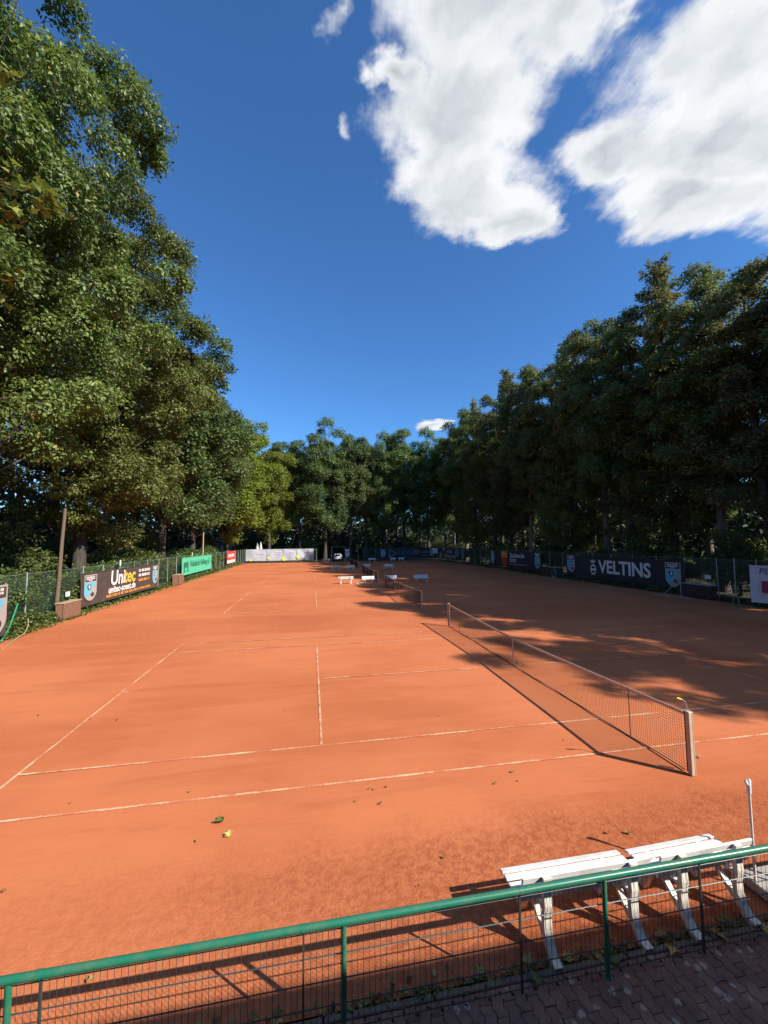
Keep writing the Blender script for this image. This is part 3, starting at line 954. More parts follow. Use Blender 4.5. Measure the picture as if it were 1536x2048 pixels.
b15 = build_bench(1.50); b12 = build_bench(1.24)
PI = math.pi
place(b15, -3.75, -3.20, 0, 'longer of the two near white slat benches, in front of the green rail')
place(b12, -2.28, -3.20, R(1.5), 'shorter near white slat bench, beside the white pole and slab')
for L, x, y, rz, lab in (
        (1, -3.28, 33.0, 0.02, 'brightest white bench in full sun left of the second net, back to the viewer'),
        (0, -1.14, 32.6, PI + .03, 'white bench just left of the second net, in half sun'),
        (0, 1.15, 32.9, PI - .04, 'white bench seen through the second tennis net'),
        (1, 4.22, 32.7, PI + .08, 'white bench farthest right in the nearest bench row across the courts'),
        (1, -3.15, 52.1, .03, 'bluish white bench at the left end of the middle bench row'),
        (0, -1.02, 52.2, PI, 'white bench before the farthest net, second from left in the middle row'),
        (0, 1.42, 53.4, PI - .06, 'shaded white bench behind the third tennis net'),
        (1, 4.68, 52.5, PI + .05, 'white bench at the right end of the middle bench row'),
        (1, -3.70, 75.7, .02, 'small far white bench left of the parked car'),
        (1, 5.50, 75.0, PI, 'small far white bench between the notice board and the dark violet banner'),
        (0, 9.87, 75.3, PI + .1, 'left one of two far white benches in front of the dark violet banner'),
        (0, 11.62, 75.1, PI - .06, 'right one of two far white benches in front of the dark violet banner')):
    src = b15 if L else b12
    o = copy_tree(src)
    yo = y + (.12 if abs(rz) < 1 else -.12)
    place(o, x, yo, rz, lab)

# ground slabs next to the far benches
for x, y, lab in ((-2.15, 32.55, 'small white parasol base block between two sunlit benches'), (-1.75, 51.9, 'small white block on the clay in the middle bench row')):
    t = thing('parasol_base', lab, 'parasol base', (x, y, 0))
    MB().bbox((0, 0, .06), (.5, .4, .12), .02).build('block', M['concrete'], t)
    MB().tube([(0, 0, .11), (0, 0, .42)], .024, 8).build('socket', M['steel'], t, True)

# white pole in its slab beside the near benches
pl = thing('clamp_pole', 'slim white pole with a hook top standing in a concrete slab', 'pole', (-1.43, -3.1, 0))
MB().bbox((.26, -.05, .055), (.62, .46, .11), .015).build('slab', M['concrete'], pl)
MB().tube([(0, 0, .10), (0, 0, 1.17)], .0145, 10).build('shaft', M['cream'], pl, True)
hk = MB(); hk.tube([(0, 0, 1.10), (0, 0, 1.19), (.008, 0, 1.25), (.0, 0, 1.262)], [.022, .024, .02, .012], 10)
hk.tube([(0, 0, 1.185), (-.03, 0, 1.215), (-.04, 0, 1.245), (-.036, 0, 1.256)], [.018, .017, .015, .010], 8)
hk.build('hook', M['white'], pl, True)
MB().tube([(.30, -.02, .10), (.30, -.02, .30)], .02, 10).build('socket', M['cream'], pl, True)


# ================================================================== FENCES ROUND THE COURTS
def wire_fence(label, a, b, h=2.75, step=2.5, skip=()):
    a, b = Vector((*a, 0)), Vector((*b, 0)); d = b - a; n = max(1, round(d.length / step)); st = d.length / n
    t = thing('wire_fence', label, 'fence', a, math.atan2(d.y, d.x))
    pmh = MB().tube([(0, 0, -.1), (0, 0, h + .03)], .032, 8).mesh('fence_post', M['steel_green'], True)
    nm = MB().add([(0, 0, .02), (st, 0, .02), (st, 0, h), (0, 0, h)], [(0, 1, 2, 3)]).mesh('netting', M['netting'])
    for i in range(n + 1):
        o = link('post', pmh, t); o.location = (i * st, 0, random.uniform(-.05, .03)); o.rotation_euler = (random.gauss(0, .008), random.gauss(0, .008), 0)
        if i < n:
            o = link('netting', nm, t); o.location = (i * st, .0, 0)
    for z in (h - .03, .35):
        MB().tube([(x, 0, z - .02 * math.sin(math.pi * (x / st % 1))) for x in np.linspace(0, d.length, n * 4 + 1)], .007, 4).build('tension_wire', M['steel_green'], t)
    return t


wire_fence('green wire netting fence along the left side of the courts', (-20.75, 8.5), (-20.35, 78.6))
wire_fence('green wire netting fence closing the far left end of the courts', (-20.1, 78.7), (-5.6, 78.7))
wire_fence('dark wire netting fence at the far right end behind the shaded court', (4.2, 78.9), (20.3, 78.3))
wire_fence('wire netting fence along the shaded right side of the courts', (20.75, 78.2), (20.45, 6.0))


# ================================================================== BANNERS
def txt(body, parent, x, z, size, mat, align='CENTER', bold=.0, sx=1.0, y=-.045, shear=0.0, rot=0.0, name='lettering'):
    c = bpy.data.curves.new('lettering', 'FONT'); c.body = body; c.size = size; c.align_x = align; c.align_y = 'CENTER'
    c.offset = bold; c.shear = shear; c.extrude = .0015; c.resolution_u = 3
    c.materials.append(M[mat])
    tmp = bpy.data.objects.new('tmp_text', c); COL.objects.link(tmp)
    dg = bpy.context.evaluated_depsgraph_get()
    me = bpy.data.meshes.new_from_object(tmp.evaluated_get(dg)); me.name = 'lettering'
    bpy.data.objects.remove(tmp); bpy.data.curves.remove(c)
    o = link(name, me, parent); o.location = (x, y, z); o.rotation_euler = (R(90), rot, 0); o.scale = (sx, 1, 1)
    return o


def fine_print(parent, x0, x1, z, h, mat, seed, y=-.045, name='fine_print'):
    """a line of print too small to read: letter-sized marks with word gaps"""
    rng = random.Random(seed); m = MB(); x = x0
    while x < x1:
        for _ in range(rng.randint(3, 9)):
            w = h * rng.uniform(.35, .62)
            if x + w > x1: break
            k = rng.randint(0, 2)
            if k == 0: m.box((x + w / 2, y, z), (w * .8, .003, h * .98))
            elif k == 1:
                m.box((x + w * .2, y, z), (w * .3, .003, h)); m.box((x + w * .55, y, z + h * .33), (w * .42, .003, h * .28)); m.box((x + w * .55, y, z - h * .33), (w * .42, .003, h * .28))
            else:
                m.box((x + w * .2, y, z), (w * .3, .003, h)); m.box((x + w * .62, y, z - h * .1), (w * .3, .003, h * .8))
            x += w
        x += h * .5
    return tag(m.build(name, M[mat], parent), kind='stuff')


def shield(parent, x, z, w, h, y=-.040, big=True):
    """club crest: grey shield, dark name box, blue wedge with small charge, ball"""
    def P(pts): return [(x + a * w, z + b * h) for a, b in pts]
    body = P([(-.5, .5), (-.5, -.18), (-.45, -.30), (-.30, -.42), (-.1, -.49), (0, -.5), (.1, -.49), (.30, -.42), (.45, -.30), (.5, -.18), (.5, .5)][::-1])
    s = MB().poly(body, y, y - .004).build('crest', M['p_grey'], parent)
    MB().poly(P([(-.44, .46), (.44, .46), (.44, .24), (-.44, .24)]), y - .005, y - .008).build('name_box', M['b_dark'], s)
    fine_print(s, x - .36 * w, x + .36 * w, z + .41 * h, .055 * h, 'p_white', 5, y - .0095)
    fine_print(s, x - .34 * w, x + .34 * w, z + .34 * h, .050 * h, 'p_white', 6, y - .0095)
    fine_print(s, x - .14 * w, x + .14 * w, z + .28 * h, .045 * h, 'p_white', 8, y - .0095)
    MB().poly(P([(-.48, .21), (.42, .21), (-.22, -.36), (-.44, -.26), (-.48, -.18)]), y - .005, y - .008).build('blue_field', M['p_blue'], s)
    MB().poly(P([(-.26, .13), (.02, .13), (.02, -.02), (-.12, -.10), (-.26, -.02)]), y - .009, y - .012).build('small_shield', M['b_dark'], s)
    MB().poly(P([(-.16, .10), (-.06, .10), (-.03, .02), (-.10, -.05), (-.16, -.0)]), y - .013, y - .015).build('charge', M['p_white'], s)
    ball = P([(.16 + .15 * math.cos(a), -.27 + .085 * math.sin(a)) for a in np.linspace(0, 6.283, 15)[:-1]])
    MB().poly(ball, y - .005, y - .008).build('ball', M['b_dark'], s)
    return s


def banner(name, label, loc, rz, w, z0, z1, mat, wav=.018, seed=1, group='advertising banners on the fences', nx=None, sag=0.0):
    t = thing(name, label, 'banner', loc, rz, group)
    rng = np.random.default_rng(seed)
    nx = nx or int(w * 5); nz = 10
    ph = rng.uniform(0, 6.28, 8); k = rng.uniform(.5, 2.2, 8); kz = rng.uniform(-2.5, 2.5, 8)
    V = []
    for j in range(nz + 1):
        for i in range(nx + 1):
            u, v = i / nx, j / nz
            x = u * w; z = z0 + (z1 - z0) * v + sag * (math.sin(u * w * 1.3) * .5) * (1 - v)
            y = sum(math.sin(k[q] * x * 1.6 + kz[q] * z + ph[q]) for q in range(8)) / 8 * wav * 2.2
            V.append((x, y, z))
    F = [(j * (nx + 1) + i, j * (nx + 1) + i + 1, (j + 1) * (nx + 1) + i + 1, (j + 1) * (nx + 1) + i) for j in range(nz) for i in range(nx)]
    c = link('cloth', fast_mesh('cloth', np.array(V), np.array(F), M[mat]), t)
    c.data.polygons.foreach_set('use_smooth', [True] * len(F))
    hem = MB()
    for zz in (z0 + .02, z1 - .02): hem.box((w / 2, -.03, zz), (w, .004, .03))
    hem.build('hem', M[mat], t)
    ties = MB()
    for i in range(int(w / 1.2) + 1):
        for zz in (z0, z1): ties.tube([(i * 1.2 + .05, -.01, zz), (i * 1.2 + .05, .05, zz + (.05 if zz == z1 else -.05))], .006, 4)
    tag(ties.build('cable_tie', M['steel'], t), kind='stuff')
    return t


LX = -20.42
# 1 cut-off crest banner at the left edge of the picture
b = banner('crest_banner', 'dark banner with a large crest, cut off at the left picture edge', (-19.5, 10.8, 0), R(97), 2.6, .25, 2.45, 'b_dark', .01, 3)
shield(b, 1.62, 1.38, 1.75, 2.15)
# 2
b = banner('charcoal_banner', 'charcoal banner with large white and yellow lettering and crests at both ends', (-20.42, 20.35, 0), R(88.9), 11.9, .32, 2.38, 'b_dark', .016, 4)
shield(b, 1.02, 1.42, 1.42, 1.62)
shield(b, 11.2, 1.45, 1.1, 1.55)
txt('Uni', b, 4.55, 1.74, 1.42, 'p_white', 'CENTER', .03, 1.05, shear=.06)
txt('tec', b, 6.38, 1.74, 1.42, 'p_yellow', 'CENTER', .035, 1.05, shear=.06)
txt('unitec-soest.de', b, 5.3, .98, .66, 'p_white', 'CENTER', .018, 1.02, shear=.1)
fine_print(b, 7.9, 10.2, 2.02, .22, 'p_white', 21); fine_print(b, 7.9, 10.1, 1.65, .22, 'p_white', 22)
fine_print(b, 7.9, 10.0, 1.26, .21, 'p_orange', 23); fine_print(b, 3.0, 10.2, .60, .18, 'p_orange', 24)
# 3
b = banner('green_banner', 'bright green banner with dark lettering and a square logo on the left fence', (-20.36, 39.6, 0), R(89.7), 12.9, .66, 2.58, 'b_green', .014, 5)
txt('Volksbank Hellweg eG', b, 7.35, 1.78, 1.05, 'p_dgreen', 'CENTER', .0, .92)
lg = MB()
lg.poly([(.75, 2.05), (2.25, 2.05), (2.25, 1.35), (1.95, 1.35), (1.95, 1.82), (1.62, 1.5), (1.5, 1.42), (1.38, 1.5), (1.05, 1.82), (1.05, 1.35), (.75, 1.35)][::-1], -.047, -.051)
lg.box((.95, -.049, 1.12), (.42, .004, .22)); lg.box((2.05, -.049, 1.12), (.42, .004, .22)); lg.build('logo', M['p_dgreen'], b)
# 4 red sign
b = banner('red_banner', 'small red banner with a white strip below, near the far left corner', (-20.22, 62.5, 0), R(90), 7.6, .75, 2.75, 'p_red', .01, 6)
MB().box((3.5, -.04, 1.0), (6.9, .004, .5)).build('white_strip', M['p_white'], b)
fine_print(b, .9, 6.3, 2.0, .55, 'p_white', 31); fine_print(b, .6, 6.4, .98, .18, 'p_grey', 32)
# 5-8 silver banners at the far left end
for k, (x0, w, bx, bz, br) in enumerate(((-19.75, 4.05, 1.0, .62, .24), (-15.66, 3.25, .45, .95, .27), (-12.37, 2.75, .05, .72, .35), (-9.58, 3.35, .25, 1.15, .42))):
    b = banner('silver_banner', ('leftmost silver banner at the far left end, with deep creases', 'second silver banner from the left at the far end',
                                 'third silver banner from the left at the far end', 'rightmost silver banner at the far end, with the largest yellow ball')[k],
               (x0, 78.5, 0), 0, w, .42, 2.78, 'b_grey', .07, 40 + k, sag=.05)
    MB().poly([(max(.1, bx) + br * math.cos(a), bz + br * math.sin(a)) for a in np.linspace(0, 6.283, 17)[:-1]], -.13, -.135).build('printed_ball', M['p_ball'], b)
    fine_print(b, w * .5, w * .92, 2.2, .14, 'p_white', 50 + k, -.13); fine_print(b, w * .5, w * .92, 1.9, .12, 'p_white', 60 + k, -.13)
    if k == 3:
        fine_print(b, w * .5, w * .92, 1.55, .12, 'p_white', 66, -.13); fine_print(b, w * .5, w * .92, 1.2, .12, 'p_white', 67, -.13)
# 9 violet-lettered banner at the far right end
b = banner('navy_banner', 'long dark navy banner with violet capitals and a triangle logo at the far end', (7.5, 78.62, 0), R(-1.6), 12.9, .35, 2.72, 'b_navy', .014, 7)
shield(b, .95, 1.6, 1.0, 1.6); shield(b, 11.75, 1.7, 1.0, 1.7)
tri = MB(); tri.strip([(2.35, -.05, .75), (2.35, -.05, 2.3), (3.75, -.05, 1.55), (2.35, -.05, .75)], .004, .17, Vector((0, 1, 0))); tri.build('logo', M['p_grey'], b)
txt('KIKO', b, 5.6, 1.55, 1.32, 'p_violet', 'CENTER', .03, 1.0)
for q, z in enumerate((2.1, 1.75, 1.4)): fine_print(b, 7.3, 9.1, z, .17, 'p_grey', 70 + q)
for q, z in enumerate((1.9, 1.6, 1.0)): fine_print(b, 9.5, 11.1, z, .15, 'p_grey', 80 + q)
# 10 two-line banner on the right corner
b = banner('two_line_banner', 'dark banner with two lines of white lettering in the far right corner', (20.1, 76.8, 0), R(-86), 13.6, .45, 2.7, 'b_navy', .014, 8)
txt('edel', b, 6.2, 2.02, 1.2, 'p_grey', 'CENTER', .03, 1.5); txt('Niemer', b, 6.4, 1.05, 1.35, 'p_grey', 'CENTER', .035, 1.5)
MB().poly([(2.4, 2.65), (4.2, 2.65), (3.3, 1.85)][::-1], -.045, -.05).build('logo', M['p_grey'], b)
MB().poly([(1.0, .6), (1.0, 1.5), (1.7, 1.9), (2.4, 1.5), (2.4, .6)][::-1], -.045, -.05).build('house_logo', M['p_grey'], b)
shield(b, 9.9, 1.8, 1.5, 1.7); shield(b, 12.4, 1.65, 1.3, 1.9)
# 11
b = banner('red_logo_banner', 'dark banner with a red and orange logo and two lines of white lettering', (20.32, 51.4, 0), R(-90.3), 14.4, .45, 2.6, 'b_navy', .014, 9)
MB().poly([(4.0, 2.55), (5.8, 2.55), (5.8, 1.75), (4.0, 1.75)][::-1], -.045, -.05).build('orange_field', M['p_orange'], b)
MB().poly([(4.0, 1.74), (5.8, 1.74), (5.6, .7), (4.9, .45), (4.2, .7)][::-1], -.045, -.05).build('red_field', M['p_red'], b)
txt('Stadtwerke', b, 8.55, 2.05, .92, 'p_white', 'CENTER', .012, .92); txt('Soest', b, 7.4, 1.45, .9, 'p_white', 'CENTER', .008, .92)
fine_print(b, 6.3, 11.0, .88, .15, 'p_grey', 91)
shield(b, 13.55, 1.6, 1.2, 1.85); shield(b, 1.1, 1.6, 1.2, 1.9)
# 12
b = banner('capitals_banner', 'dark banner with tall white slab capitals and crests at both ends on the right fence', (20.38, 32.4, 0), R(-90.6), 14.2, .40, 2.45, 'b_navy', .014, 10)
shield(b, .85, 1.6, 1.3, 1.75); shield(b, 13.25, 1.42, 1.35, 1.85)
txt('VELTINS', b, 8.15, 1.5, 1.62, 'p_white', 'CENTER', .045, 1.02)
em = MB()
em.poly([(4.3 + .42 * math.cos(a), 1.22 + .52 * math.sin(a)) for a in np.linspace(0, 6.283, 21)[:-1]], -.045, -.049)
em.poly([(4.02, 1.86), (4.58, 1.86), (4.66, 2.16), (4.44, 2.03), (4.3, 2.2), (4.16, 2.03), (3.94, 2.16)], -.045, -.049)
em = em.build('emblem', M['p_white'], b)
e2 = MB(); e2.poly([(4.3 + .30 * math.cos(a), 1.34 + .20 * math.sin(a)) for a in np.linspace(0, math.pi, 9)], -.050, -.053)
e2.poly([(4.3 - .30 * math.cos(a), 1.10 - .22 * math.sin(a)) for a in np.linspace(0, math.pi, 9)], -.050, -.053); e2.build('emblem_field', M['b_navy'], em)
# 13
b = banner('white_banner', 'creased white banner with a magenta box, cut off at the right picture edge', (18.55, 12.4, 0), R(-72), 5.2, .42, 2.55, 'b_white', .05, 11)
MB().poly([(.55, 1.02), (.55, 1.68), (5.0, 1.68), (5.0, 1.02)][::-1], -.10, -.104).build('magenta_box', M['p_magenta'], b)
txt('Ju', b, 1.35, 1.34, .5, 'p_white', 'LEFT', .012, y=-.112)
txt('PLAN', b, .45, 2.22, .5, 'p_violet', 'LEFT', .0, y=-.11, shear=.2)

# white sign board on two legs before the navy banner
s = thing('sign_board', 'small white sign board on two legs beside the navy banner', 'sign', (19.0, 77.0, 0))
MB().bbox((.55, 0, 2.0), (1.1, .04, 1.1), .01).build('board', M['p_white'], s)
MB().strip([(.35, -.03, 1.65), (.95, -.03, 2.35)], .004, .07, Vector((0, 1, 0))).build('slash_mark', M['b_navy'], s)
for x in (.12, .98): MB().box((x, .04, .95), (.06, .05, 1.9)).build('leg', M['steel'], s)
# tripod frame before the capitals banner
s = thing('drag_frame', 'grey metal triangular frame standing on the clay before the crest', 'metal frame', (18.6, 17.9, 0), R(-78))
MB().tube([(-1.2, 0, .03), (1.3, 0, .03)], .03, 6).build('foot_bar', M['steel'], s)
MB().tube([(.75, 0, .03), (.75, 0, 1.35)], .026, 6).build('upright', M['steel'], s)
MB().tube([(-.55, 0, .03), (.72, 0, 1.3)], .026, 6).build('brace', M['steel'], s)


# storage boxes
def storage_box(label, loc, rz, w, d, h, sign=True):
    t = thing('storage_box', label, 'box', loc, rz, 'brown storage boxes by the fences')
    n = 7
    for i in range(n):
        MB().box((0, -d / 2, .06 + (i + .5) * (h - .06) / n), (w, .025, (h - .06) / n - .012)).build('slat', M['brownbox' if sign else 'darkbox'], t)
    MB().box((0, .02, h / 2), (w - .03, d - .06, h - .02)).build('body', M['brownbox' if sign else 'darkbox'], t)
    MB().bbox((0, -.01, h + .025), (w + .06, d + .08, .05), .01).build('lid', M['woodlight'] if sign else M['steel'], t)
    return t


storage_box('long brown slatted storage box at the foot of the wooden pole', (-20.2, 18.75, 0), R(90), 1.7, .4, .90)
storage_box('small brown bin on the left fence beside the green banner', (-19.95, 37.1, 0), R(90), 1.5, .6, .98)
storage_box('dark brown storage box by the right fence with a pale top edge', (20.05, 17.0, 0), R(-90), 2.2, .5, .90, False)
storage_box('dark storage box beyond the red logo banner on the right', (20.0, 34.6, 0), R(-90), 3.0, .7, 1.05, False)


# small number plates on the fences
def plate(label, loc, rz, w=.42, h=.28):
    t = thing('plate_sign', label, 'sign', loc, rz, 'little white plates on the fence')
    MB().bbox((0, 0, 0), (w, .012, h), .004).build('plate', M['p_white'], t)
    fine_print(t, -w * .3, w * .3, 0, .06, 'p_grey', 3, -.008, 'print')


plate('little white plate hanging above the long brown box', (-20.6, 19.4, 1.28), R(90))
plate('little white plate above the charcoal banner', (-20.6, 25.9, 2.75), R(90), .22, .42)
plate('little white plate on the right fence above the dark box', (20.4, 16.6, 1.45), R(-90), .45, .26)
plate('little white plate above the green banner', (-20.5, 44.0, 2.85), R(90), .2, .42)

# poles
def wood_pole(label, loc, h, r, mat='wood', lean=.12):
    t = thing('wooden_pole', label, 'pole', loc, 0)
    MB().tube([(0, 0, -.1), (lean * .4, 0, h * .35), (lean * .6, .02, h * .7), (lean, 0, h)], [r * 1.1, r, r * .9, r * .8], 9).build('shaft', M[mat], t, True)


wood_pole('tall weathered wooden pole beside the long brown box on the left', (-20.62, 18.35, 0), 6.2, .10, 'wood', .25)
wood_pole('thin pale wooden pole rising behind the green banner', (-20.9, 50.2, 0), 5.6, .09, 'woodlight', .05)
st = thing('garden_stake', 'pale wooden stake in the ivy near the left picture edge', 'stake', (-19.75, 12.75, 0))
MB().box((0, 0, .62), (.05, .05, 1.3)).build('upright', M['woodlight'], st)
MB().box((0, -.4, .05), (.06, 1.5, .08)).build('sill_board', M['woodlight'], st)

# hoses
def hose(label, pts, r, mat):
    P = []
    for i in range(len(pts) - 1):
        p0 = Vector(pts[max(i - 1, 0)]); p1 = Vector(pts[i]); p2 = Vector(pts[i + 1]); p3 = Vector(pts[min(i + 2, len(pts) - 1)])
        for k in range(6):
            t = k / 6
            P.append(.5 * ((2 * p1) + (p2 - p0) * t + (2 * p0 - 5 * p1 + 4 * p2 - p3) * t * t + (3 * p1 - p0 - 3 * p2 + p3) * t ** 3))
    P.append(Vector(pts[-1]))
    o = MB().tube(P, r, 7).build('garden_hose', M[mat], None, True)
    return tag(o, label, 'hose', 'garden hoses')


hose('bright green garden hose coming down from the fence to the clay edge', [(-20.6, 15.3, 1.35), (-20.45, 14.9, 1.0), (-20.15, 14.1, .42), (-19.85, 13.3, .12), (-19.4, 12.2, .03), (-18.9, 11.3, .03), (-18.5, 10.0, .03)], .03, 'hose')
hose('pale yellowish hose lying below the green one', [(-20.3, 15.6, .55), (-20.0, 15.1, .3), (-19.7, 14.4, .1), (-19.5, 13.6, .03), (-19.2, 12.8, .03), (-18.75, 11.6, .03)], .024, 'hose2')

# umpire-like stand and hose reel on the shaded right side
s = thing('hose_reel', 'small grey wheeled hose reel beside the dark box on the right', 'hose reel', (19.5, 33.4, 0), R(-90))
MB().tube([(.42 * math.cos(a), 0, .45 + .42 * math.sin(a)) for a in np.linspace(0, 6.283, 17)], .025, 5).build('reel', M['steel'], s)
MB().tube([(0, .1, .45), (0, .1, 1.5)], .022, 6).build('handle', M['steel'], s)
MB().box((0, 0, .04), (.6, .3, .06)).build('base', M['steel'], s)
s = thing('trestle', 'thin folding trestle at the right fence before the cut-off white banner', 'trestle', (19.3, 13.9, 0), R(-80))
for a in (-.2, .2): MB().tube([(a, 0, 0), (0, .03, .95)], .02, 6).build('leg', M['steel'], s)
MB().tube([(0, .05, .9), (0, .1, 2.9)], .028, 6).build('upright', M['steel'], s)
MB().box((0, 0, .97), (.4, .05, .04)).build('top', M['steel'], s)

# ================================================================== BEYOND THE FAR END
# notice board
s = thing('notice_board', 'pale green notice board on a post behind the farthest net', 'notice board', (.7, 77.6, 0))
MB().box((0, .05, .6), (.09, .09, 1.3)).build('post', M['steel_green'], s)
for q in range(4): MB().bbox((0, 0, 1.12 + q * .42), (.85, .05, .40), .01).build('panel', M['p_white'] if q % 2 else M['b_grey'], s)
# gate
g = thing('gate_frame', 'tall dark metal gate frame in front of the parked car', 'gate', (-2.55, 78.8, 0))
for x in (0, 2.9): MB().box((x, 0, 1.55), (.09, .09, 3.1)).build('post', M['steel_green'], g)
MB().box((1.45, 0, 3.06), (2.81, .08, .08)).build('lintel', M['steel_green'], g)
wood_pole('slim grey mast behind the farthest net', (3.1, 78.9, 0), 3.6, .05, 'woodlight', .02)


# car
def car():
    t = thing('parked_car', 'white hatchback parked under the trees beyond the gate, seen from behind', 'car', (-.95, 82.2, 0), 0)
    prof = [(0, .32), (0, .95), (.10, 1.02), (.28, 1.38), (.55, 1.47), (1.7, 1.50), (2.25, 1.40), (2.95, .98), (3.9, .86), (4.1, .62), (4.1, .32)]
    def sec(wtop, wbot):
        V = []
        for s_ in (-1, 1):
            for y, z in prof:
                hw = wbot if z < .98 else wbot - (z - .98) / .52 * (wbot - wtop)
                V.append((s_ * hw, y, z))
        k = len(prof)
        F = [tuple(range(k)), tuple(range(2 * k - 1, k - 1, -1))] + [(i, i + k, (i + 1) % k + k, (i + 1) % k) for i in range(k)]
        return V, F
    MB().add(*sec(.62, .89)).build('body', M['carpaint'], t)
    MB().add([(-.62, .045, 1.04), (.62, .045, 1.04), (.53, .21, 1.37), (-.53, .21, 1.37), (-.62, .10, 1.02), (.62, .10, 1.02), (.53, .26, 1.36), (-.53, .26, 1.36)],
             [(0, 1, 2, 3), (4, 7, 6, 5), (0, 4, 5, 1), (3, 2, 6, 7), (0, 3, 7, 4), (1, 5, 6, 2)]).build('rear_window', M['glass'], t)
    MB().bbox((0, -.05, .48), (1.74, .16, .26), .04).build('bumper', M['carpaint'], t)
    MB().box((0, -.02, .78), (.54, .02, .12)).build('number_plate', M['p_white'], t)
    for s_ in (-1, 1):
        MB().bbox((s_ * .74, -.02, .88), (.24, .06, .2), .02).build('tail_light', M['lamp_red'], t)
        for y in (.75, 3.25):
            w = MB().tube([(s_ * .70, y, .32), (s_ * .90, y, .32)], .32, 16).build('wheel', M['rubber'], t)
            MB().tube([(s_ * .88, y, .32), (s_ * .91, y, .32)], .19, 12).build('rim', M['steel'], w)
        MB().bbox((s_ * .98, 2.55, 1.02), (.18, .1, .13), .03).build('mirror', M['carpaint'], t)
        MB().box((s_ * .80, 1.4, 1.2), (.02, 1.7, .26)).build('side_window', M['glass'], t)


car()
# half-timbered house glimpsed in the far left corner
h = thing('timbered_house', 'half timbered gable house glimpsed between trunks in the far left corner', 'house', (-27.0, 96, 0))
MB().poly([(-3.2, 0), (3.2, 0), (3.2, 4.2), (0, 8.0), (-3.2, 4.2)][::-1], 0, 8).build('wall', M['render_wall'], h)
rf = MB()
for s_ in (-1, 1):
    rf.add([(0, -.4, 8.15), (s_ * 3.75, -.4, 3.75), (s_ * 3.75, 8.4, 3.75), (0, 8.4, 8.15), (0, -.4, 8.35), (s_ * 3.85, -.4, 3.9), (s_ * 3.85, 8.4, 3.9), (0, 8.4, 8.35)],
           [(0, 1, 2, 3), (4, 7, 6, 5), (0, 4, 5, 1), (3, 2, 6, 7), (0, 3, 7, 4), (1, 5, 6, 2)])
rf.build('roof', M['rooftile'], h)
for x0, z0_, x1, z1_ in ((-3.1, 4.2, 3.1, 4.2), (-1.2, 4.2, -1.2, 6.4), (1.2, 4.2, 1.2, 6.4), (-2.2, 4.3, -1.2, 5.4), (2.2, 4.3, 1.2, 5.4), (0, 4.2, 0, 7.6), (-2.0, 5.6, 2.0, 5.6), (-3.1, 2.2, 3.1, 2.2), (-1.5, .1, -1.5, 4.2), (1.5, .1, 1.5, 4.2)):
    MB().strip([(x0, -.03, z0_), (x1, -.03, z1_)], .05, .22, Vector((0, 1, 0))).build('beam', M['timber'], h)
for x in (-.6, .6):
    w = MB().box((x, -.02, 4.85), (.8, .06, .8)).build('window', M['white'], h); MB().box((x, -.05, 4.85), (.64, .04, .64)).build('pane', M['glass'], w)
# closed parasol
for k, x in enumerate((-17.6, -16.9)):
    t = thing('closed_parasol', ('left', 'right')[k] + ' one of two closed white parasols behind the silver banners', 'parasol', (x - .4, 82.5, 0), 0, 'closed parasols')
    MB().tube([(0, 0, 0), (0, 0, 4.4)], .03, 6).build('pole', M['wood'], t)
    MB().tube([(0, 0, 1.7), (0, 0, 1.9), (0, 0, 3.2), (0, 0, 4.35)], [.40, .42, .26, .05], 8).build('canopy', M['b_white'], t)

# ================================================================== TREES
print('trees')
V = {}
V['oak1'] = broad_tree('red_oak', 11, 31, 8.4, 4.0, 165, 230000, .195, 'oak', 'bark', (.115, .21), inner=.4, ros=7, droop=.75, sharp=.45, flat=.6)
V['oak2'] = broad_tree('red_oak_b', 12, 32, 8.8, 2.8, 170, 220000, .21, 'oak', 'bark', (.115, .21), inner=.4, ros=7, droop=.7, sharp=.3, flat=.6)
V['broad1'] = broad_tree('broad_a', 21, 28, 7.2, 3.2, 105, 85000, .29, 'broad', 'bark', (.14, .26), sharp=.35, inner=.4)
V['broad2'] = broad_tree('broad_b', 22, 28, 6.4, 6.0, 95, 74000, .31, 'broad', 'bark', (.15, .27), sharp=.4, inner=.4)
V['lime'] = broad_tree('lime_a', 23, 25, 7.0, 3.2, 115, 85000, .29, 'lime', 'bark', (.125, .23), sharp=.5, inner=.4)
V['forest1'] = broad_tree('forest_a', 31, 28, 5.4, 5.5, 125, 74000, .24, 'forest', 'bark_pale', (.13, .23), inner=.25, sharp=.4)
V['forest2'] = broad_tree('forest_b', 32, 28, 4.8, 4.0, 120, 66000, .24, 'forest', 'bark', (.13, .23), inner=.25, sharp=.35)
V['turning'] = broad_tree('turning_a', 33, 26, 5.2, 3.5, 95, 42000, .26, 'brownish', 'bark', (.12, .22), inner=.3, sharp=.5)
V['larch1'] = larch_tree('larch_a', 41, 29, 4.4, 5)
V['larch2'] = larch_tree('larch_b', 42, 28, 3.8, 4, 26000)
H0 = dict(oak1=31, oak2=32, broad1=28, broad2=28, lime=25, forest1=28, forest2=28, turning=26, larch1=29, larch2=28)


def tree(kind, x, y, h, label, wide=1.0, rz=None, group=None, name=None):
    s = h / H0[kind]
    nm = name or {'oak1': 'red_oak', 'oak2': 'red_oak', 'lime': 'lime_tree', 'larch1': 'larch', 'larch2': 'larch'}.get(kind, 'deciduous_tree')
    return plant_tree(nm, label, V[kind], x, y, s * wide, s, random.uniform(0, 6.28) if rz is None else rz, group)


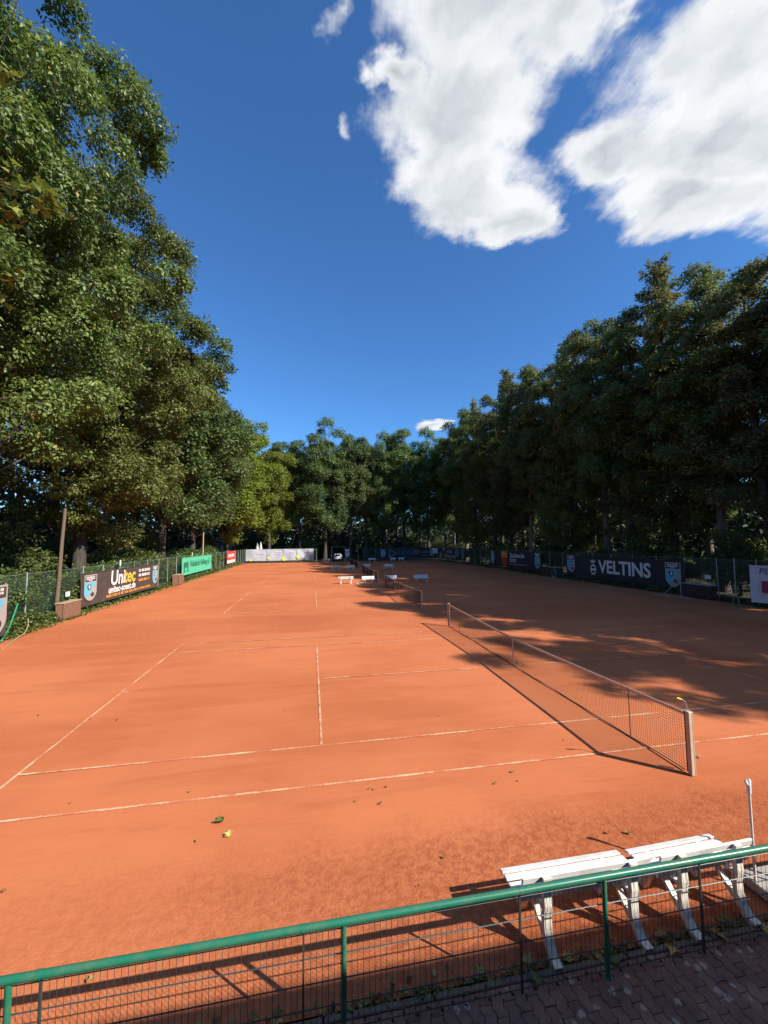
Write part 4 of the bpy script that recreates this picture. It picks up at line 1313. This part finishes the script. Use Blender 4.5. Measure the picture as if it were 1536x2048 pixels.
GL, GB, GR = 'trees along the left fence', 'trees behind the far end', 'trees of the wood on the right'
tree('oak1', -21.8, 12.2, 37, 'huge glossy oak filling the upper left corner, nearest tree on the left', .90, rz=2.3, group=GL)
tree('oak2', -23.4, 26.0, 34.5, 'big glossy oak behind the charcoal banner, second tree on the left', 1.02, rz=2.0, group=GL)
tree('broad1', -23.0, 41, 32.5, 'broad green tree behind the green banner on the left', 1.1, 1.0, GL)
tree('broad1', -23.4, 55, 30.5, 'tree behind the thin pale pole, between the green and the red banner', 1.0, 3.6, GL)
tree('lime', -20.8, 66, 30.0, 'yellowish green tree behind the small red banner', 1.12, .5, GL)
tree('lime', -15.6, 83.0, 27.5, 'lime green tree with a bare reddish trunk behind the silver banners', 1.0, 2.6, GL)
tree('broad2', -27.5, 74, 27, 'dark green crown behind the two yellowish trees in the far left corner', 1.0, .3, GL)
# back row
for x, y, h, k, w, lab in ((-9.2, 85, 29, 'broad2', .85, 'slim tree behind the rightmost silver banner'),
                           (-3.7, 84, 32.5, 'broad1', .95, 'tallest tree of the far row, with a thick trunk left of the parked car'),
                           (1.9, 85, 31, 'broad2', .9, 'tree right behind the pale notice board'),
                           (5.9, 86, 29, 'broad2', .85, 'tree behind the far bench right of the notice board'),
                           (9.9, 85, 30, 'broad1', .8, 'tree behind the violet capitals of the far navy banner'),
                           (14.8, 85, 32.5, 'broad2', 1.05, 'tree behind the right half of the far navy banner'),
                           (20.5, 85, 31.5, 'broad1', .9, 'tree behind the small white sign board in the far right corner'),
                           (-13.5, 95, 31, 'broad2', 1.0, 'bluish tree top showing above the gap right of the lime green tree'),
                           (26.5, 84, 30, 'forest1', 1.0, 'dark tree in the far right corner where the two rows meet')):
    tree(k, x, y, h, lab, w, None, GB)
# right row, front
for x, y, h, k, w, lab in ((24.2, 14.8, 24.5, 'turning', 1.1, 'tree with browning leaves at the right picture edge'),
                           (25.2, 19.6, 26.5, 'forest1', 1.05, 'dark tree behind the right brown box, next to the browning one'),
                           (25.6, 24.2, 30.5, 'larch1', 1.15, 'tall feathery larch rising above the others on the right'),
                           (24.0, 27.6, 28.5, 'forest2', 1.0, 'dark tree behind the near half of the slab capitals banner'),
                           (24.8, 31.5, 29, 'forest1', .95, 'dark tree behind the far half of the slab capitals banner'),
                           (24.0, 36.0, 28.5, 'larch2', 1.1, 'larch behind the gap between the two nearest right hand banners'),
                           (24.5, 41.0, 30.0, 'forest2', 1.05, 'dark tree behind the near end of the red logo banner'),
                           (24.2, 46.0, 29.5, 'forest1', .95, 'dark tree behind the middle of the red logo banner'),
                           (24.2, 51.5, 31.5, 'larch1', 1.05, 'larch behind the far end of the red logo banner'),
                           (24.5, 58.0, 31, 'forest2', 1.1, 'dark tree between the red logo and the two line banner'),
                           (24.0, 64.5, 31, 'larch2', 1.1, 'larch behind the near end of the two line banner'),
                           (24.5, 71.5, 31.5, 'forest1', 1.05, 'dark tree behind the two line banner'),
                           (25.0, 78.0, 31, 'forest2', 1.0, 'dark tree at the far right fence corner')):
    tree(k, x, y, h, lab, w, None, GR)
# second row on the right
for q, (x, y, h, k, w) in enumerate(((30.5, 18, 20, 'forest2', 1.2), (31, 25.5, 22, 'forest1', 1.2), (30.5, 34, 23, 'forest2', 1.2),
                                     (31, 42, 24, 'forest1', 1.2), (31, 51, 25, 'forest2', 1.25), (31, 60, 26, 'forest1', 1.2), (31, 69, 27, 'forest2', 1.2))):
    tree(k, x, y, h, 'tree of the second row inside the wood on the right', w, None, 'second row of the wood on the right')
# trees right of the frame: their shade lies on the nearest court
for x, y, h, k, w, lab in ((24.0, 8.5, 24.6, 'forest1', 1.2, 'tree of the wood beyond the right picture edge, first'),
                           (24.5, 3.0, 24.8, 'forest2', 1.3, 'tree of the wood beyond the right picture edge, second'),
                           (24.2, -2.5, 25.0, 'forest1', 1.1, 'tree of the wood beyond the right picture edge, third'),
                           (24.0, -7.5, 17.5, 'forest2', 1.15, 'lower tree of the wood beyond the right picture edge'),
                           (23.6, -12.0, 23.5, 'forest2', 1.1, 'last tree of the wood beyond the right picture edge'),
                           (29.5, 11.0, 25, 'forest2', 1.3, 'inner tree of the wood beyond the right picture edge, first'),
                           (29.5, 4.0, 25, 'forest1', 1.2, 'inner tree of the wood beyond the right picture edge, second'),
                           (29.0, -3.0, 25, 'forest2', 1.3, 'inner tree of the wood beyond the right picture edge, third')):
    tree(k, x, y, h, lab, w, None, 'trees of the wood outside the picture')


# maple whose boughs hang in at the upper left
def maple():
    rng = np.random.default_rng(77)
    t = thing('maple_tree', 'maple with big yellow and green leaves hanging in at the left edge', 'tree', (0, 0, 0))
    base = np.array([-15.2, -2.2, 0])
    mb = MB(); tp = base + [.4, .3, 9.5]
    mb.tube([base + [0, 0, -.2], base + [.15, .1, 3], base + [.3, .2, 6], tp], [.24, .2, .15, .05], 9)
    tips = []
    for u, dp, r in (((-10, 400), 6.2, .34), ((40, 362), 6.0, .30), ((85, 395), 5.9, .22), ((8, 145), 6.3, .26), ((-30, 130), 6.4, .4), ((2, 545), 6.3, .20), ((-40, 560), 6.3, .4), ((-40, 345), 6.4, .4), ((20, 420), 6.1, .22)):
        p = pix(u, dp); tips.append((*p, r))
    for k in range(26):       # the rest of its crown, left of the picture
        a = rng.uniform(0, 6.28); rr = rng.uniform(.3, 2.6)
        p = base + [math.cos(a) * rr - 1.2, math.sin(a) * rr - .4, rng.uniform(5.5, 11)]
        tips.append((*p, rng.uniform(.7, 1.0)))
    for q in tips: mb.tube(limb_path(rng, base + [.25, .15, min(8.5, max(3.5, q[2] - 1.2))], q[:3], .03), [.06, .045, .03, .018, .006], 5, False)
    mb.build('trunk', M['bark'], t, True)
    P, D, N_, L, W_, T = [], [], [], [], [], []
    for i, q in enumerate(tips):
        k = (40 if q[3] > .3 else 24) if i < 9 else 90
        c = np.array(q[:3])
        P.append(c + rng.normal(size=(k, 3)) * np.array([1, 1, .55]) * q[3] * .5)
        D.append(rng.normal(size=(k, 3)) * [1, 1, .35] + np.array([.35, .2, -.45])); N_.append(rng.normal(size=(k, 3)) * .35 + [0, -.25, 1])
        L.append(rng.uniform(.10, .17, k)); T.append(np.clip(rng.random(k) * .97, 0, 1))
    L = np.concatenate(L)
    link('crown', leaves('maple_crown', np.concatenate(P), np.concatenate(D), np.concatenate(N_), L, L * 1.05, M['maple'], np.concatenate(T), .12, True), t)


maple()


# woodland behind the edge trees: one dark mass
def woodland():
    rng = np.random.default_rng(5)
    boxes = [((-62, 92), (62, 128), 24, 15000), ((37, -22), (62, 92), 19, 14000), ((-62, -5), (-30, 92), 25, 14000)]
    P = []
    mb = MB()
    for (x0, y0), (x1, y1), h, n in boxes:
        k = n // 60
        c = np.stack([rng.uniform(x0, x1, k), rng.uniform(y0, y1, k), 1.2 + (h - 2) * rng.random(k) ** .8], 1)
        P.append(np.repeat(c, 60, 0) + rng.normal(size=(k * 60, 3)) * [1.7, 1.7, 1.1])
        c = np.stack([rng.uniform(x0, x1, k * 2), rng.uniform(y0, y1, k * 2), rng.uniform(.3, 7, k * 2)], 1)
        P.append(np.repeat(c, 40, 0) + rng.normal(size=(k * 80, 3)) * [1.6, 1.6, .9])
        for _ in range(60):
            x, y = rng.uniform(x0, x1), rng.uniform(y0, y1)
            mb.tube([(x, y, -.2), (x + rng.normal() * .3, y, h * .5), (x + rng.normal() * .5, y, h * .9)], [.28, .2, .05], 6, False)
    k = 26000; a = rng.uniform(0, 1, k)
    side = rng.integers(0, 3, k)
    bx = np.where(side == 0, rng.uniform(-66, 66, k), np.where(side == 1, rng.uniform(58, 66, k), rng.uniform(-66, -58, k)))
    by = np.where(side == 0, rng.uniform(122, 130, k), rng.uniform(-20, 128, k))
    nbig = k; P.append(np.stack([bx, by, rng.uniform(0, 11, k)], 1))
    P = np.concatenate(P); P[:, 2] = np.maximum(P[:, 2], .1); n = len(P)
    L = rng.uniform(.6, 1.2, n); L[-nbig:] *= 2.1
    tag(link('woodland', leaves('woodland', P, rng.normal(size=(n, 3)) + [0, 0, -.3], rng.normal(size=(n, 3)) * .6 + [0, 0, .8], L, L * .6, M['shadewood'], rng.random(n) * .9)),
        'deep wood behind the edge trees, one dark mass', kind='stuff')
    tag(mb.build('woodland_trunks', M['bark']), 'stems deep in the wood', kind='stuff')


woodland()

# understory shrubs
S = [shrub_mesh('shrub_a', 61, 2.2, 1.8, 4.2, 9000, .22, 'broad'), shrub_mesh('shrub_b', 62, 2.6, 1.6, 3.2, 8000, .20, 'ivy'),
     shrub_mesh('shrub_c', 63, 2.0, 1.8, 5.5, 9000, .24, 'forest', 20)]


def shrub(k, x, y, s, label, group):
    t = thing('shrub', label, 'shrub', (x, y, 0), random.uniform(0, 6.28), group); t.scale = (s, s, s * random.uniform(.85, 1.15))
    link('stems', S[k][0], t); link('foliage', S[k][1], t)


g = 'shrubs behind the left fence'
for k, x, y, s, lab in ((1, -22.6, 20.8, .95, 'lush shrub behind the near end of the charcoal banner'), (1, -22.3, 25.9, 1.02, 'sunlit pale green shrub topping the middle of the charcoal banner'),
                        (0, -23.6, 30.5, .9, 'shrub behind the far end of the charcoal banner'), (0, -23.4, 35.5, 1.0, 'shrub behind the fence before the green banner'),
                        (1, -22.8, 41.5, 1.05, 'sunlit shrub behind the near half of the green banner'), (0, -22.8, 47, 1.05, 'shrub behind the far half of the green banner'),
                        (0, -22.9, 53, 1.1, 'shrub behind the left fence just past the green banner'), (0, -23, 59, 1.1, 'shrub behind the near end of the red banner'),
                        (2, -24.2, 66, .9, 'shrub behind the far end of the red banner'), (0, -22.6, 16.0, .8, 'shrub left of the tall wooden pole'),
                        (2, -25.5, 72, .9, 'shrub in the far left fence corner'), (2, -25.5, 22.5, 1.1, 'tall dark shrub deep behind the charcoal banner'), (2, -26, 29, 1.1, 'tall dark shrub under the second oak'),
                        (2, -26, 38, 1.1, 'tall dark shrub behind the fence before the green banner'), (2, -25.8, 46, 1.1, 'tall dark shrub deep behind the green banner')):
    shrub(k, x, y, s, lab, g)
for x, y in ((23.2, 13), (23.5, 17.2), (23.4, 22), (23.2, 26.5), (23.2, 31), (23.3, 35.2), (23.2, 40), (23.4, 45), (23.2, 50.5), (23.4, 56), (23.2, 61), (23.3, 67), (23.4, 73), (28, 19), (28, 27), (28, 36), (28, 45), (28, 54), (28, 63), (28, 72)):
    shrub(random.choice((0, 2, 2)), x + random.uniform(-.4, .6), y, random.uniform(.65, 1.0), 'dark undergrowth shrub behind the right fence', 'undergrowth behind the right fence')
for x, y in ((-30, 92), (-21, 91), (-12, 92), (-7, 90), (7.6, 91), (12, 90), (18, 90), (24, 89), (30, 90), (-4, 96), (3, 96), (10, 97), (17, 96), (-16, 98), (-25, 105)):
    shrub(random.choice((0, 2, 2)), x + random.uniform(-.6, .6), y, random.uniform(.8, 1.2), 'dark undergrowth shrub between the far trunks', 'undergrowth behind the far end')


# ivy and weeds along the fence feet
def ivy_strip(name, label, pts, n, wid, hgt, leaf, mat, seed):
    rng = np.random.default_rng(seed)
    pts = np.array(pts, float); seg = np.linalg.norm(np.diff(pts, axis=0), axis=1); cum = np.concatenate([[0], np.cumsum(seg)])
    s = rng.random(n) * cum[-1]
    i = np.minimum(np.searchsorted(cum, s, side='right') - 1, len(seg) - 1)
    fr = ((s - cum[i]) / seg[i])[:, None]
    c = pts[i] * (1 - fr) + pts[i + 1] * fr
    clump = .5 + .5 * np.sin(s * 1.3 + 2 * np.sin(s * .37)) * np.sin(s * .6 + 1)
    P = np.zeros((n, 3)); off = rng.normal(size=(n, 2)) * wid * .45
    P[:, :2] = c + off
    P[:, 2] = rng.random(n) ** 1.6 * hgt * (.35 + .9 * clump) * np.maximum(.15, 1 - np.abs(off[:, 0]) / wid)
    D = rng.normal(size=(n, 3)) * [1, 1, .5]; N_ = rng.normal(size=(n, 3)) * .5 + [0, 0, .9]
    L = leaf * rng.uniform(.6, 1.3, n)
    T = np.clip(rng.random(n) * .9, 0, .92); T = np.where(rng.random(n) < .05, 1, T)
    return tag(link(name, leaves(name, P, D, N_, L, L * .75, M[mat], T)), label, kind='stuff')


ivy_strip('ivy', 'ivy and weeds along the foot of the left fence', [(-20.2, 8), (-20.6, 16), (-20.6, 30), (-20.5, 60), (-20.4, 78)], 26000, .42, .62, .12, 'ivy', 1)
ivy_strip('fence_creeper', 'creeper climbing the left fence near the wooden pole', [(-21.05, 13.5), (-21.05, 27)], 15000, .25, 2.7, .14, 'ivy', 2)
ivy_strip('ground_ivy', 'lush ivy patch at the fence foot near the left picture edge', [(-20.2, 8), (-20.5, 19)], 9000, .55, .85, .14, 'ivy', 21)
ivy_strip('weeds', 'low weeds along the foot of the right fence', [(20.5, 8), (20.5, 78)], 9000, .3, .3, .13, 'ivy', 3)
ivy_strip('leaf_litter', 'yellow fallen leaves along the left clay edge', [(-19.7, 9), (-20.0, 20), (-19.9, 40), (-19.8, 76)], 2600, .3, .03, .10, 'litter', 4)
ivy_strip('leaf_drift', 'dry leaves drifted along the kerb under the mesh fence', [(-9, -3.40), (-1, -3.38)], 260, .10, .03, .07, 'litter', 6)
ivy_strip('moss', 'small weeds along the kerb under the mesh fence', [(-6.5, -3.43), (-1, -3.42)], 900, .06, .05, .035, 'ivy', 8)


# single fallen leaves on the clay
def fallen(label, u, size, tint, seed, curl=.25, group='fallen leaves on the clay'):
    rng = np.random.default_rng(seed)
    p = pix_z(u, .012); a = rng.uniform(0, 6.28)
    me = leaves('fallen_leaf', np.zeros((1, 3)), np.array([[1., 0, .12]]), np.array([[0., 0, 1]]), np.array([size]), np.array([size * .9]), M['litter' if tint < 2 else 'ivy'], np.array([tint if tint < 2 else .8]), curl, True)
    o = tag(link('fallen_leaf', me), label, 'leaf', group); o.location = p; o.rotation_euler = (rng.normal() * .1, rng.normal() * .1, a)


fallen('large green fallen leaf on the clay in front of the doubles line', (447, 1642), .17, 2, 1, .35)
fallen('yellow fallen leaf just below the large green one on the clay', (457, 1674), .13, 1.0, 2, .3)
fallen('pale yellow leaf on the clay just above the handrail at lower left', (172, 1966), .10, 1.0, 3)
for q, u in enumerate([(232, 1440), (571, 1420), (748, 1580), (770, 1573), (737, 1577), (397, 1680), (715, 1602), (758, 1606), (1130, 1480), (1220, 1666), (1264, 1668), (835, 1770), (8, 1783), (183, 1437), (1040, 1562),
                       (1000, 1330), (880, 1430), (300, 1300), (140, 1605), (376, 1585), (1257, 1667), (988, 1566), (1025, 1545), (890, 1715), (75, 1430), (310, 1342), (265, 1345)]):
    fallen('small dry brown leaf lying on the clay', u, random.uniform(.04, .065), random.uniform(0, .6), 10 + q, .4, 'small dry leaves on the clay')
for q, u in enumerate([(1190, 1908), (1310, 1870), (1345, 1893), (1225, 1925), (1140, 1925), (1430, 1868), (1500, 1835), (1520, 1846), (1080, 1968), (968, 1935), (1065, 1930), (1385, 1862)]):
    fallen('pale fallen leaf lying along the kerb behind the mesh', u, random.uniform(.09, .15), random.choice((.6, .9, 2)), 50 + q, .3, 'fallen leaves along the kerb')
print('objects', len(bpy.data.objects), 'tris', sum(len(m.polygons) for m in bpy.data.meshes))
